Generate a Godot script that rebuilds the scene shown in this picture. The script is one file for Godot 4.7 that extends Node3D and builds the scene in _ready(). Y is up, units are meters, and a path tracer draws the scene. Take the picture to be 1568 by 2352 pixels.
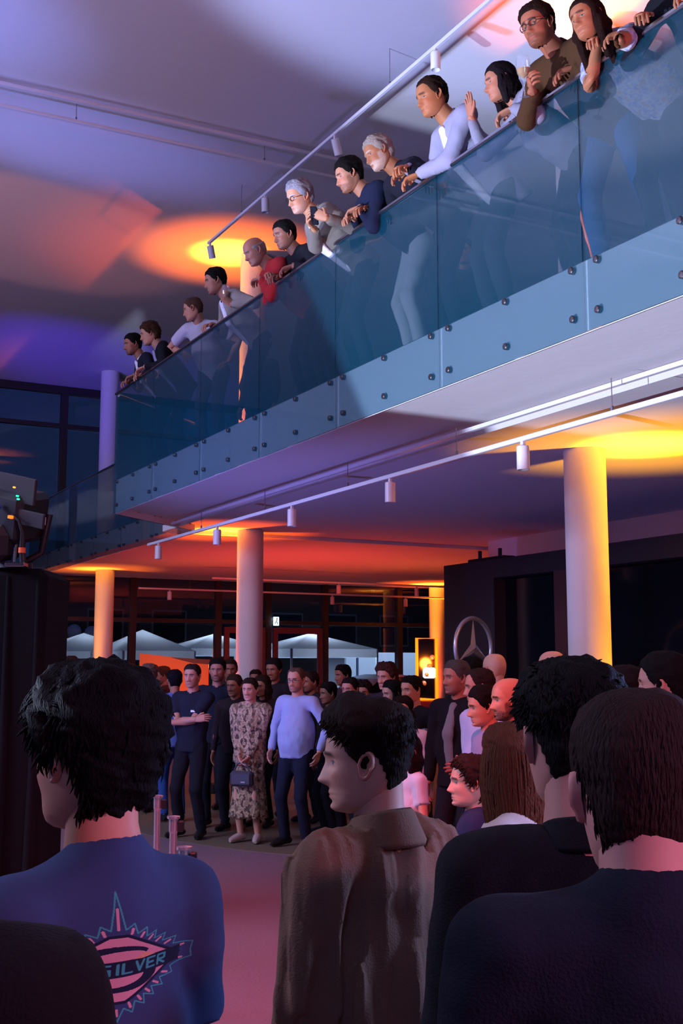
extends Node3D
# A car-showroom evening: a crowd on the ground floor, guests leaning on a glass balustrade above.
# World: +x runs under the balcony, -z runs along it. The camera looks 28 degrees right of -z.
const FPX := 2650.0
const EYE := Vector3(0, 1.75, 0)
const PITCH := 0.13280
const YAW := 0.49057
const FLOOR2 := 3.98
const CEIL1 := 3.65
const CEIL2 := 7.7
const GLX := 4.06
var mats := {}
var names := {}
var cam: Camera3D
var cloth_tex: ImageTexture
var plaster_tex: ImageTexture
var rng := RandomNumberGenerator.new()
var fold_noise := FastNoiseLite.new()
var hair_noise := FastNoiseLite.new()

# ---------------------------------------------------------------- small helpers
func col(hex: String) -> Color:
	return Color.html(hex)

func lin(c: Color) -> Color:
	return c.srgb_to_linear()

func ray(px: float, py: float) -> Vector3:
	return cam.global_basis * Vector3((px - 784.0) / FPX, -(py - 1176.0) / FPX, -1.0)

func at_depth(px: float, py: float, d: float) -> Vector3:   # the point d metres ahead (level) along a sight line
	var r := ray(px, py)
	var f := Vector3(sin(YAW), 0, -cos(YAW))
	return EYE + r * (d / r.dot(f))

func at_x(px: float, py: float, x: float) -> Vector3:
	var r := ray(px, py)
	return EYE + r * (x / r.x)

func at_z(px: float, py: float, z: float) -> Vector3:
	var r := ray(px, py)
	return EYE + r * (z / r.z)

func away(left_deg: float) -> float:   # turn for a figure that faces away from the camera, left_deg to the left
	return PI - YAW + deg_to_rad(left_deg)

func numbered(called: String) -> String:
	if not names.has(called):
		names[called] = 0
		return called
	names[called] += 1
	return "%s_%03d" % [called, names[called]]

func mt(key: String, c: Color, rough := 0.8, metal := 0.0) -> StandardMaterial3D:
	if mats.has(key):
		return mats[key]
	var m := StandardMaterial3D.new()
	m.resource_name = key
	m.albedo_color = c
	m.roughness = rough
	m.metallic = metal
	mats[key] = m
	return m

func cloth(c: Color, rough := 0.92) -> StandardMaterial3D:
	var key := "cloth_" + c.to_html(false)
	if mats.has(key):
		return mats[key]
	var m := mt(key, c, rough)
	m.metallic_specular = 0.3
	m.heightmap_enabled = true
	m.heightmap_texture = cloth_tex
	m.heightmap_scale = 0.12
	m.uv1_triplanar = true
	m.uv1_scale = Vector3(12, 12, 12)
	return m

func glow(key: String, c: Color, e: float) -> StandardMaterial3D:
	var m := mt(key, c, 0.5)
	m.emission_enabled = true
	m.emission = c
	m.emission_energy_multiplier = e
	return m

func pane(key: String, c: Color, alpha: float) -> StandardMaterial3D:
	var m := mt(key, Color(c, alpha), 0.02)
	m.transparency = BaseMaterial3D.TRANSPARENCY_ALPHA
	m.cull_mode = BaseMaterial3D.CULL_DISABLED
	return m

func new_st() -> SurfaceTool:
	var st := SurfaceTool.new()
	st.begin(Mesh.PRIMITIVE_TRIANGLES)
	return st

func obj(called: String, st: SurfaceTool, m: Material, parent: Node = self) -> MeshInstance3D:
	st.index()
	return put(called, st.commit(), m, parent)

func put(called: String, mesh: Mesh, m: Material, parent: Node = self) -> MeshInstance3D:
	var o := MeshInstance3D.new()
	o.mesh = mesh
	o.name = numbered(called) if parent == self else called
	if m:
		o.material_override = m
	parent.add_child(o, true)
	return o

func thing(called: String, label: String, category: String, at := Vector3.ZERO, turn := 0.0, group := "") -> Node3D:
	var o := Node3D.new()
	o.name = numbered(called)
	add_child(o, true)
	o.position = at
	o.rotation.y = turn
	return tag(o, label, category, group)

func tag(o: Node3D, label: String, category: String, group := "") -> Node3D:
	o.set_meta("label", label)
	o.set_meta("category", category)
	if group != "":
		o.set_meta("group", group)
	return o

func struct(o: Node3D, label: String, category := "") -> Node3D:
	o.set_meta("kind", "structure")
	o.set_meta("label", label)
	if category != "":
		o.set_meta("category", category)
	return o

func quad(st: SurfaceTool, a: Vector3, b: Vector3, c: Vector3, d: Vector3) -> void:
	# a b c d run clockwise seen from outside
	var n := (c - a).cross(b - a).normalized()
	for p: Vector3 in [a, b, c, a, c, d]:
		st.set_normal(n)
		st.add_vertex(p)

func bx(st: SurfaceTool, at: Vector3, size: Vector3, basis := Basis.IDENTITY, bevel := 0.0) -> void:
	var h := size * 0.5
	if bevel <= 0.0:
		for k in 3:
			for s: float in [-1.0, 1.0]:
				var n := Vector3.ZERO
				n[k] = s
				var u := Vector3.ZERO
				u[(k + 1) % 3] = 1.0
				var v := Vector3.ZERO
				v[(k + 2) % 3] = s
				var c := n * h
				u = u * h
				v = v * h
				quad(st, at + basis * (c - u - v), at + basis * (c - u + v), at + basis * (c + u + v), at + basis * (c + u - v))
		return
	var b := minf(bevel, minf(h.x, minf(h.y, h.z)) * 0.98)
	var corner := func(s: Vector3, k: int) -> Vector3:
		var p := s * (h - Vector3.ONE * b)
		p[k] = s[k] * h[k]
		return at + basis * p
	for k in 3:
		for s: float in [-1.0, 1.0]:
			var i := (k + 1) % 3
			var j := (k + 2) % 3
			var q: Array[Vector3] = []
			for uv: Vector2 in [Vector2(-1, -1), Vector2(-1, 1), Vector2(1, 1), Vector2(1, -1)]:
				var g := Vector3.ZERO
				g[k] = s
				g[i] = uv.x
				g[j] = uv.y * s
				q.append(corner.call(g, k))
			quad(st, q[0], q[1], q[2], q[3])
	for k in 3:                       # bevelled edges along axis k
		var i := (k + 1) % 3
		var j := (k + 2) % 3
		for si: float in [-1.0, 1.0]:
			for sj: float in [-1.0, 1.0]:
				var g0 := Vector3.ZERO
				g0[k] = -1.0
				g0[i] = si
				g0[j] = sj
				var g1 := g0
				g1[k] = 1.0
				var p0: Vector3 = corner.call(g0, i)
				var p1: Vector3 = corner.call(g1, i)
				var p2: Vector3 = corner.call(g1, j)
				var p3: Vector3 = corner.call(g0, j)
				var outw := basis * (g0 + g1)
				if (p2 - p0).cross(p1 - p0).dot(outw) > 0.0:
					quad(st, p0, p1, p2, p3)
				else:
					quad(st, p3, p2, p1, p0)
	for sx: float in [-1.0, 1.0]:
		for sy: float in [-1.0, 1.0]:
			for sz: float in [-1.0, 1.0]:
				var g := Vector3(sx, sy, sz)
				var p: Vector3 = corner.call(g, 0)
				var q2: Vector3 = corner.call(g, 1)
				var r: Vector3 = corner.call(g, 2)
				if sx * sy * sz < 0.0:
					var t := q2
					q2 = r
					r = t
				var n := (r - p).cross(q2 - p).normalized()
				if n.dot(basis * g) < 0.0:
					var t2 := q2
					q2 = r
					r = t2
					n = -n
				for v: Vector3 in [p, q2, r]:
					st.set_normal(n)
					st.add_vertex(v)

# a tube through points, one radius each; flat caps
func tube(st: SurfaceTool, path: Array, radii: Array, sides := 8, squash := 1.0, squash_axis := Vector3.ZERO) -> void:
	var n := path.size()
	var up := Vector3.ZERO
	var rings: Array = []
	for i in n:
		var p: Vector3 = path[i]
		var t: Vector3 = ((path[mini(i + 1, n - 1)] as Vector3) - (path[maxi(i - 1, 0)] as Vector3)).normalized()
		if i == 0:
			up = squash_axis if squash_axis != Vector3.ZERO else (Vector3.UP if absf(t.y) < 0.9 else Vector3.RIGHT)
		up = (up - t * up.dot(t)).normalized()
		var side := t.cross(up)
		var r: float = radii[mini(i, radii.size() - 1)]
		var ring: Array = []
		for s in sides:
			var a := TAU * s / sides
			var dirn := up * cos(a) * squash + side * sin(a)
			ring.append([p + dirn * r, (up * cos(a) / squash + side * sin(a)).normalized()])
		rings.append(ring)
	for i in n - 1:
		for s in sides:
			var s2 := (s + 1) % sides
			for c: Array in [rings[i][s], rings[i + 1][s2], rings[i][s2], rings[i][s], rings[i + 1][s], rings[i + 1][s2]]:
				st.set_normal(c[1])
				st.add_vertex(c[0])
	for e in 2:
		var i := 0 if e == 0 else n - 1
		var t: Vector3 = ((path[1] as Vector3) - (path[0] as Vector3)).normalized() * -1.0 if e == 0 else ((path[n - 1] as Vector3) - (path[n - 2] as Vector3)).normalized()
		for s in range(1, sides - 1):
			var a: Vector3 = rings[i][0][0]
			var b: Vector3 = rings[i][s][0]
			var c2: Vector3 = rings[i][s + 1][0]
			for v: Vector3 in ([a, b, c2] if e == 0 else [a, c2, b]):
				st.set_normal(t)
				st.add_vertex(v)

# profile of Vector2(radius, height) turned about the y axis
func lathe(st: SurfaceTool, profile: Array, at := Vector3.ZERO, sides := 24, basis := Basis.IDENTITY) -> void:
	for i in profile.size() - 1:
		var p: Vector2 = profile[i]
		var q: Vector2 = profile[i + 1]
		var sl := Vector2(q.y - p.y, p.x - q.x).normalized()
		for s in sides:
			var a := TAU * s / sides
			var b := TAU * (s + 1) / sides
			var ea := Vector3(cos(a), 0, sin(a))
			var eb := Vector3(cos(b), 0, sin(b))
			var v := [ea * p.x + Vector3.UP * p.y, ea * q.x + Vector3.UP * q.y, eb * q.x + Vector3.UP * q.y, eb * p.x + Vector3.UP * p.y]
			var nn := [ea * sl.x + Vector3.UP * sl.y, ea * sl.x + Vector3.UP * sl.y, eb * sl.x + Vector3.UP * sl.y, eb * sl.x + Vector3.UP * sl.y]
			for k: int in [0, 2, 1, 0, 3, 2]:
				st.set_normal(basis * (nn[k] as Vector3))
				st.add_vertex(at + basis * (v[k] as Vector3))

# a flat polygon in the xz plane raised from y0 to y1
func prism(st: SurfaceTool, poly: PackedVector2Array, y0: float, y1: float) -> void:
	var tri := Geometry2D.triangulate_polygon(poly)
	for k in range(0, tri.size(), 3):
		var a := poly[tri[k]]
		var b := poly[tri[k + 1]]
		var c := poly[tri[k + 2]]
		if (b - a).cross(c - a) > 0.0:
			var t := b
			b = c
			c = t
		# seen from above (+y), x right and z down: this order is anticlockwise in xz
		for v: Vector2 in [a, c, b]:
			st.set_normal(Vector3.UP)
			st.add_vertex(Vector3(v.x, y1, v.y))
		for v: Vector2 in [a, b, c]:
			st.set_normal(Vector3.DOWN)
			st.add_vertex(Vector3(v.x, y0, v.y))
	var area := 0.0
	for i in poly.size():
		area += poly[i].cross(poly[(i + 1) % poly.size()])
	for i in poly.size():
		var p := poly[i]
		var q := poly[(i + 1) % poly.size()]
		if area < 0.0:
			var t := p
			p = q
			q = t
		quad(st, Vector3(p.x, y0, p.y), Vector3(p.x, y1, p.y), Vector3(q.x, y1, q.y), Vector3(q.x, y0, q.y))

func spot(called: String, at: Vector3, to: Vector3, c: Color, energy: float, angle: float, soft := 0.6, size := 0.05) -> SpotLight3D:
	var l := SpotLight3D.new()
	l.name = numbered(called)
	add_child(l, true)
	l.position = at
	var d := (to - at).normalized()
	l.basis = Basis.looking_at(d, Vector3.UP if absf(d.y) < 0.98 else Vector3.RIGHT)
	l.light_color = c
	l.light_energy = energy
	l.spot_angle = angle
	l.spot_angle_attenuation = soft
	l.spot_range = 40.0
	l.spot_attenuation = 2.0
	l.light_size = size
	l.shadow_enabled = true
	return l

func area(called: String, at: Vector3, to: Vector3, size: Vector2, c: Color, energy: float) -> AreaLight3D:
	var l := AreaLight3D.new()
	l.name = numbered(called)
	add_child(l, true)
	l.position = at
	var d := (to - at).normalized()
	l.basis = Basis.looking_at(d, Vector3.UP if absf(d.y) < 0.98 else Vector3.RIGHT)
	l.area_size = size
	l.light_color = c
	l.light_energy = energy
	l.area_range = 40.0
	l.shadow_enabled = true
	return l

func omni(called: String, at: Vector3, c: Color, energy: float, size := 0.05, parent: Node = self) -> OmniLight3D:
	var l := OmniLight3D.new()
	l.name = numbered(called)
	parent.add_child(l, true)
	l.position = at
	l.light_color = c
	l.light_energy = energy
	l.light_size = size
	l.omni_range = 40.0
	l.omni_attenuation = 2.0
	l.shadow_enabled = true
	return l

# ---------------------------------------------------------------- the scene
func _ready() -> void:
	rng.seed = 7
	set_camera_and_light()
	make_textures()
	build_shell()
	build_columns()
	build_facade()
	build_balustrade()
	build_tracks()
	build_outdoors()
	build_partition()
	build_stage_gear()
	build_fixtures()
	build_people()

func set_camera_and_light() -> void:
	cam = Camera3D.new()
	cam.name = "camera"
	add_child(cam)
	cam.position = EYE
	cam.rotation = Vector3(PITCH, -YAW, 0)
	cam.fov = 2.0 * rad_to_deg(atan(1176.0 / FPX))
	cam.near = 0.05
	cam.far = 200.0
	cam.current = true
	var we := WorldEnvironment.new()
	we.name = "world_environment"
	var e := Environment.new()
	e.background_mode = Environment.BG_COLOR
	e.background_color = Color(0.10, 0.17, 0.33)
	e.background_energy_multiplier = 0.6
	e.tonemap_mode = Environment.TONE_MAPPER_LINEAR
	e.tonemap_exposure = 1.1
	e.sdfgi_enabled = true
	e.ssao_enabled = true
	e.ssil_enabled = true
	we.environment = e
	add_child(we)
	# unseen cool white flood, out of view at left, placed to light the gallery
	spot("key_flood", KEY, Vector3(4.1, 4.4, -4.6), Color(0.80, 0.85, 1.0), 116.0, 60.0, 0.2, 0.01)
	spot("beam_white", Vector3(-3.0, 1.0, -7.9), Vector3(5.3, 7.7, -8.1), Color(0.62, 0.68, 0.92), 150.0, 10.5, 0.7, 0.2)  # unseen beam, out of view, placed to light the near ceiling
	# unseen beams, out of view, placed to throw soft patches on the upper ceiling
	spot("beam_blue", Vector3(-3.6, 1.2, -7.0), Vector3(1.2, 7.7, -10.3), Color(0.44, 0.54, 1.0), 70.0, 9.5, 1.0, 0.1)
	spot("beam_lavender", Vector3(-6.0, 1.2, -11.0), Vector3(3.2, 7.7, -12.5), Color(0.46, 0.52, 0.94), 120.0, 7.0, 1.0, 0.15)
	spot("beam_salmon", Vector3(-2.6, 1.2, -12.0), Vector3(3.2, 7.7, -15.5), Color(1.0, 0.62, 0.60), 14.0, 11.5, 0.3, 0.05)
	spot("beam_violet", Vector3(-1.5, 1.2, -15.0), Vector3(6.1, 7.6, -22.0), Color(0.34, 0.20, 1.0), 75.0, 13.0, 1.0, 0.1)
	# unseen washes, out of view at left, placed to light faces from that side
	area("screen_wash", Vector3(-5.2, 5.4, -9.5), Vector3(5.0, 0.6, -9.0), Vector2(5.0, 2.0), Color(0.78, 0.78, 1.0), 70.0)
	area("screen_low", Vector3(-7.0, 1.6, -12.0), Vector3(8.0, 1.8, -11.0), Vector2(3.0, 1.6), Color(0.62, 0.64, 1.0), 8.0)
	spot("soffit_wash", Vector3(1.0, 0.6, -10.4), Vector3(5.4, 3.3, -10.6), Color(0.52, 0.50, 1.0), 11.0, 38.0, 1.0, 0.1)  # added fill that lifts the dark soffit
	# unseen red and cool washes, out of view, placed to light near backs and floor
	area("red_wash", Vector3(3.2, 3.3, 3.8), Vector3(2.4, 0.6, -5.0), Vector2(1.6, 0.5), Color(1.0, 0.30, 0.16), 28.0)
	spot("floor_red_wash", Vector3(0.5, 6.5, -2.2), Vector3(3.0, 0, -6.7), Color(1.0, 0.20, 0.20), 60.0, 20.0, 1.0, 0.1)
	area("cool_wash", Vector3(2.6, 2.7, 1.6), Vector3(1.4, 1.2, -2.2), Vector2(0.6, 0.4), Color(0.58, 0.68, 1.0), 7.0)
	area("side_wash", Vector3(3.3, 1.75, -1.9), Vector3(1.3, 1.15, -2.3), Vector2(0.3, 0.4), Color(0.60, 0.70, 1.0), 4.2)
	area("cool_wash", Vector3(-1.6, 3.0, 1.4), Vector3(0.6, 1.3, -2.0), Vector2(0.6, 0.4), Color(0.45, 0.58, 1.0), 2.2)
	# unseen red floods behind the crowd, placed to light the far ceiling
	spot("red_flood", Vector3(8.6, 0.3, -18.0), Vector3(9.0, 3.65, -18.4), Color(1.0, 0.26, 0.22), 10.0, 75.0, 1.0, 0.2)
	spot("red_flood", Vector3(12.0, 0.3, -19.0), Vector3(12.0, 3.65, -19.2), Color(1.0, 0.26, 0.24), 11.0, 75.0, 1.0, 0.2)

const KEY := Vector3(-3.0, 0.55, -4.98)

func build_fixtures() -> void:
	# housings for the unseen lights above, all outside the frame
	var k := 0
	for l: Node in get_children():
		if l is SpotLight3D and String(l.name).begins_with("beam_"):
			k += 1
			unseen_moving_head(l.position, l.position - l.basis.z * 4.0, l.light_color, "unseen moving-head light placed to throw a %s beam at the ceiling" % String(l.name).substr(5))
		elif l is AreaLight3D:
			unseen_wash_panel(l.position, l.position - l.basis.z * 4.0, l.area_size, l.light_color, "unseen %s panel outside the frame, placed to light the guests" % {"screen_wash": "wide lilac LED", "screen_low": "low pink LED", "red_wash": "red LED", "side_wash": "side blue LED", "cool_wash": "right blue LED", "cool_wash_001": "left blue LED"}[String(l.name)])

func make_textures() -> void:
	var n := FastNoiseLite.new()
	n.seed = 3
	n.frequency = 0.05
	n.fractal_octaves = 4
	cloth_tex = ImageTexture.create_from_image(n.get_seamless_image(256, 256))
	n.seed = 9
	n.frequency = 0.012
	plaster_tex = ImageTexture.create_from_image(n.get_seamless_image(512, 512))
	fold_noise.seed = 21
	fold_noise.frequency = 1.0
	fold_noise.fractal_octaves = 2
	hair_noise.seed = 33
	hair_noise.frequency = 1.0
	hair_noise.fractal_octaves = 2

func plaster(key: String, c: Color) -> StandardMaterial3D:
	var m := mt(key, c, 0.9)
	m.heightmap_enabled = true
	m.heightmap_texture = plaster_tex
	m.heightmap_scale = 0.15
	m.uv1_triplanar = true
	m.uv1_world_triplanar = true
	m.uv1_scale = Vector3(0.8, 0.8, 0.8)
	return m

func slab(called: String, lo: Vector3, hi: Vector3, m: Material, label: String, parent: Node = self) -> MeshInstance3D:
	var st := new_st()
	bx(st, (lo + hi) * 0.5, hi - lo)
	var o := obj(called, st, m, parent)
	if parent == self:
		struct(o, label)
	return o

func build_shell() -> void:
	var white := plaster("white_plaster", col("d9d6d8"))
	var grey := plaster("grey_plaster", col("77737a"))
	# floor: mauve-grey carpet, and a curved field of beige flooring laid over it
	var carpet := mt("mauve_floor", col("74606a"), 0.75)
	carpet.heightmap_enabled = true
	carpet.heightmap_texture = cloth_tex
	carpet.heightmap_scale = 0.2
	carpet.uv1_triplanar = true
	carpet.uv1_world_triplanar = true
	carpet.uv1_scale = Vector3(2.5, 2.5, 2.5)
	slab("floor", Vector3(-14, -0.25, -24.3), Vector3(24, 0, 8), carpet, "mauve carpet floor of the showroom")
	var beige := mt("beige_floor", col("655c49"), 0.7)
	beige.heightmap_enabled = true
	beige.heightmap_texture = cloth_tex
	beige.heightmap_scale = 0.2
	beige.uv1_triplanar = true
	beige.uv1_world_triplanar = true
	beige.uv1_scale = Vector3(2.0, 2.0, 2.0)
	var ring := PackedVector2Array()
	for k in 33:
		var a := PI * (0.5 + k / 32.0)
		ring.append(Vector2(8.2 + 5.6 * cos(a) * 0.75, -12.6 - 4.6 * -sin(a) * 0.95))
	ring.append(Vector2(14, -17.0))
	ring.append(Vector2(14, -8.2))
	var st := new_st()
	prism(st, ring, 0.0, 0.006)
	struct(obj("trim_1", st, beige), "curved beige floor covering where the crowd stands")
	slab("ceiling", Vector3(-14, CEIL2, -24.3), Vector3(24, 8.0, 8), white, "white plastered ceiling of the upper level")
	slab("wall_left", Vector3(-14.3, 0, -24.3), Vector3(-14, CEIL2, 8), grey, "grey far left wall")
	slab("wall_back", Vector3(-14, 0, 8), Vector3(24, CEIL2, 8.3), grey, "grey wall behind the camera")
	slab("wall_right", Vector3(24, 0, -24.3), Vector3(24.3, CEIL2, 8), grey, "grey far right wall")
	# the upper floor slab with its splayed corner; the soffit steps up 9 cm behind the edge strip
	var poly := PackedVector2Array([Vector2(4.09, 8), Vector2(4.09, -13.42), Vector2(5.55, -14.6), Vector2(5.55, -24.2), Vector2(24, -24.2), Vector2(24, 8)])
	st = new_st()
	prism(st, poly, CEIL1, FLOOR2 - 0.012)
	struct(obj("ceiling_lower", st, white), "white soffit under the upper floor")
	st = new_st()
	prism(st, poly, FLOOR2 - 0.012, FLOOR2)
	struct(obj("floor_gallery", st, mt("added_dark_layer", col("3c3a40"), 0.9)), "dark layer on the gallery floor, added to cut bounced light")  # dark layer added to cut light bouncing onto the upper ceiling
	st = new_st()
	prism(st, PackedVector2Array([Vector2(4.09, 8), Vector2(4.09, -13.42), Vector2(5.55, -14.6), Vector2(5.55, -15.2), Vector2(5.2, -14.9), Vector2(5.2, 8)]), 3.565, CEIL1)
	struct(obj("trim_2", st, white), "lower edge strip of the soffit along the balcony")
	st = new_st()
	bx(st, Vector3(4.98, 3.552, -3.1), Vector3(0.035, 0.03, 21.6))
	struct(obj("trim_3", st, mt("white_metal", col("e6e6ea"), 0.35)), "thin white metal strip running along the soffit")
	st = new_st()
	bx(st, Vector3(11.0, 3.63, -15.24), Vector3(10.9, 0.06, 0.05))
	struct(obj("trim_4", st, white), "shallow white rib across the soffit")
	st = new_st()
	bx(st, Vector3(11.4, 3.49, -4.2), Vector3(2.2, 0.33, 20.6))
	struct(obj("trim_5", st, white), "white dropped bulkhead above the black partition")
	st = new_st()
	bx(st, Vector3(4.086, 3.77, -2.7), Vector3(0.014, 0.40, 21.4))
	struct(obj("trim_6", st, mt("glass_tint_fascia", col("c6e2ec"), 0.6)), "pale blue-green slab edge, the balustrade glass tint put into its colour")  # tint of the glass put into the slab edge colour
	# upper back wall behind the gallery
	slab("wall_upper", Vector3(15.5, FLOOR2, -24), Vector3(15.7, CEIL2, 8), plaster("mauve_plaster", col("6a6270")), "dim wall at the back of the gallery")

func column(at: Vector3, y0: float, y1: float, label: String, r := 0.185) -> void:
	var o := thing("round_column", label, "column", Vector3(at.x, y0, at.z), 0.0, "round white columns")
	var st := new_st()
	var h := y1 - y0
	lathe(st, [Vector2(0.0, 0.0), Vector2(r, 0.0), Vector2(r, h - 0.004), Vector2(r - 0.004, h), Vector2(0.0, h)], Vector3.ZERO, 40)
	obj("shaft", st, plaster("column_paint", col("d3cdc8")), o)
	st = new_st()
	lathe(st, [Vector2(r, 0.0), Vector2(r + 0.012, 0.0), Vector2(r + 0.012, 0.07), Vector2(r, 0.08)], Vector3.ZERO, 40)
	obj("base_ring", st, mt("dark_metal", col("2c2a2c"), 0.5), o)

# an LED uplight can on the floor that throws amber light up a column
func uplight(at: Vector3, to: Vector3, c: Color, energy: float, angle: float, label: String, wide := 0.4, core := 1.1) -> void:
	var o := thing("floor_uplight", label, "uplight", at, 0.0, "floor uplights beside the columns")
	var st := new_st()
	lathe(st, [Vector2(0, 0.0), Vector2(0.075, 0.0), Vector2(0.08, 0.02), Vector2(0.08, 0.13), Vector2(0.072, 0.14), Vector2(0.066, 0.125)], Vector3.ZERO, 20)
	obj("housing", st, mt("black_metal", col("121214"), 0.5), o)
	st = new_st()
	lathe(st, [Vector2(0.066, 0.125), Vector2(0.0, 0.126)], Vector3.ZERO, 20)
	obj("lens", st, glow("lens_" + c.to_html(false), c, 2.0), o)
	spot("uplight_beam", at + Vector3(0, 0.15, 0), to, c, energy * wide, angle, 1.0, 0.05)
	spot("uplight_core", at + Vector3(0, 0.15, 0), to, Color(1.0, 0.66, 0.18), energy * core, angle * 0.42, 1.0, 0.05)

func build_columns() -> void:
	column(Vector3(6.66, 0, -7.89), 0, CEIL1, "round column lit yellow, nearest on the right, in front of the black partition")
	column(Vector3(6.5, 0, -14.9), 0, CEIL1, "round mauve-lit column rising behind the middle of the crowd")
	column(Vector3(6.67, 0, -22.5), 0, CEIL1, "round column lit all orange at the far left by the windows")
	column(Vector3(14.9, 0, -23.1), 0, CEIL1, "round orange column at the left edge of the black partition")
	column(Vector3(6.66, 0, -7.89), FLOOR2, CEIL2, "round white column on the gallery behind the guests' legs, right")
	column(Vector3(6.5, 0, -14.9), FLOOR2, CEIL2, "round yellow-lit column on the gallery under the glowing ceiling patch")
	column(Vector3(6.67, 0, -22.5), FLOOR2, CEIL2, "round column lit violet at its top beside the upper windows")
	var amber := Color(1.0, 0.33, 0.03)
	var gold := Color(1.0, 0.43, 0.04)
	uplight(Vector3(6.92, 0, -7.3), Vector3(6.98, 3.65, -7.45), Color(1.0, 0.66, 0.03), 72.0, 28.0, "amber floor uplight at the foot of the right column", 0.32, 1.4)
	uplight(Vector3(6.14, 0, -15.25), Vector3(6.2, 3.65, -15.2), amber, 80.0, 24.0, "amber floor uplight behind the middle column")
	uplight(Vector3(6.25, 0, -22.2), Vector3(6.42, 3.65, -22.3), gold, 32.0, 24.0, "amber floor uplight at the far left column")
	uplight(Vector3(14.5, 0, -22.8), Vector3(14.6, 3.65, -22.8), amber, 70.0, 24.0, "amber floor uplight at the far right column")
	uplight(Vector3(6.5, FLOOR2, -7.3), Vector3(6.5, CEIL2, -7.45), gold, 62.0, 21.0, "amber floor uplight on the gallery by the near column")
	uplight(Vector3(6.05, FLOOR2, -14.95), Vector3(6.15, CEIL2, -15.0), gold, 95.0, 25.0, "amber floor uplight on the gallery by the middle column")

func build_facade() -> void:
	var frame := mt("facade_frame", col("3a3234"), 0.45, 0.3)
	var z := -24.2
	var xs: Array = [-14.0, -11.0, -8.0, -5.0, -2.0, 1.2, 3.0, 4.6, 6.18, 7.8, 9.78, 11.0, 12.47, 14.5, 16.4, 18.4, 20.4, 22.2, 24.0]
	var o := Node3D.new()
	o.name = "window_1"
	add_child(o)
	struct(o, "tall glazed front with dark mullions facing the street at night")
	var gl := pane("facade_glass", Color(0.02, 0.03, 0.05), 0.12)
	for i in xs.size():
		var st := new_st()
		bx(st, Vector3(xs[i], CEIL2 * 0.5, z), Vector3(0.14, CEIL2, 0.16))
		obj("mullion", st, frame, o)
		if i == xs.size() - 1:
			break
		var x0: float = xs[i]
		var x1: float = xs[i + 1]
		var levels := [0.0, 2.7, 3.72, 6.8, CEIL2]
		if x0 < -3.0:
			levels = [0.0, 3.72, CEIL2]
		for k in levels.size() - 1:
			var y0: float = levels[k]
			var y1: float = levels[k + 1]
			st = new_st()
			bx(st, Vector3((x0 + x1) * 0.5, (y0 + y1) * 0.5, z + 0.02), Vector3(x1 - x0 - 0.12, y1 - y0 - 0.08, 0.008))
			obj("pane", st, gl, o)
			st = new_st()
			bx(st, Vector3((x0 + x1) * 0.5, y0 + 0.04, z), Vector3(x1 - x0 - 0.14, 0.09, 0.13))
			obj("transom", st, frame, o)
		st = new_st()
		bx(st, Vector3((x0 + x1) * 0.5, CEIL2 - 0.08, z), Vector3(x1 - x0 - 0.14, 0.16, 0.15))
		obj("head_rail", st, frame, o)
	# two door leaves below the transom; red reflections put into the frame colour
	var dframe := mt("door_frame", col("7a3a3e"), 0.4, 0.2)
	for d: Array in [[9.9, 10.9], [11.1, 12.36]]:
		var dr := Node3D.new()
		dr.name = numbered("door")
		dr.name = "door_%d" % (1 if d[0] < 10.5 else 2)
		add_child(dr)
		struct(dr, "glazed door, red light put into its frame colour, in the street front, %s" % ("left" if d[0] < 10.5 else "right"))
		var st := new_st()
		var w: float = d[1] - d[0]
		for s: float in [0.0, 1.0]:
			bx(st, Vector3(lerpf(d[0] + 0.06, d[1] - 0.06, s), 1.32, z + 0.1), Vector3(0.12, 2.6, 0.06))
		bx(st, Vector3((d[0] + d[1]) * 0.5, 2.56, z + 0.1), Vector3(w - 0.24, 0.14, 0.06))
		bx(st, Vector3((d[0] + d[1]) * 0.5, 0.1, z + 0.1), Vector3(w - 0.24, 0.2, 0.06))
		obj("door_frame", st, dframe, dr)
		st = new_st()
		tube(st, [Vector3(d[1] - 0.17, 0.8, z + 0.17), Vector3(d[1] - 0.17, 1.5, z + 0.17)], [0.014], 8)
		obj("door_handle", st, mt("chrome", col("d8d8dc"), 0.12, 1.0), dr)

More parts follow.
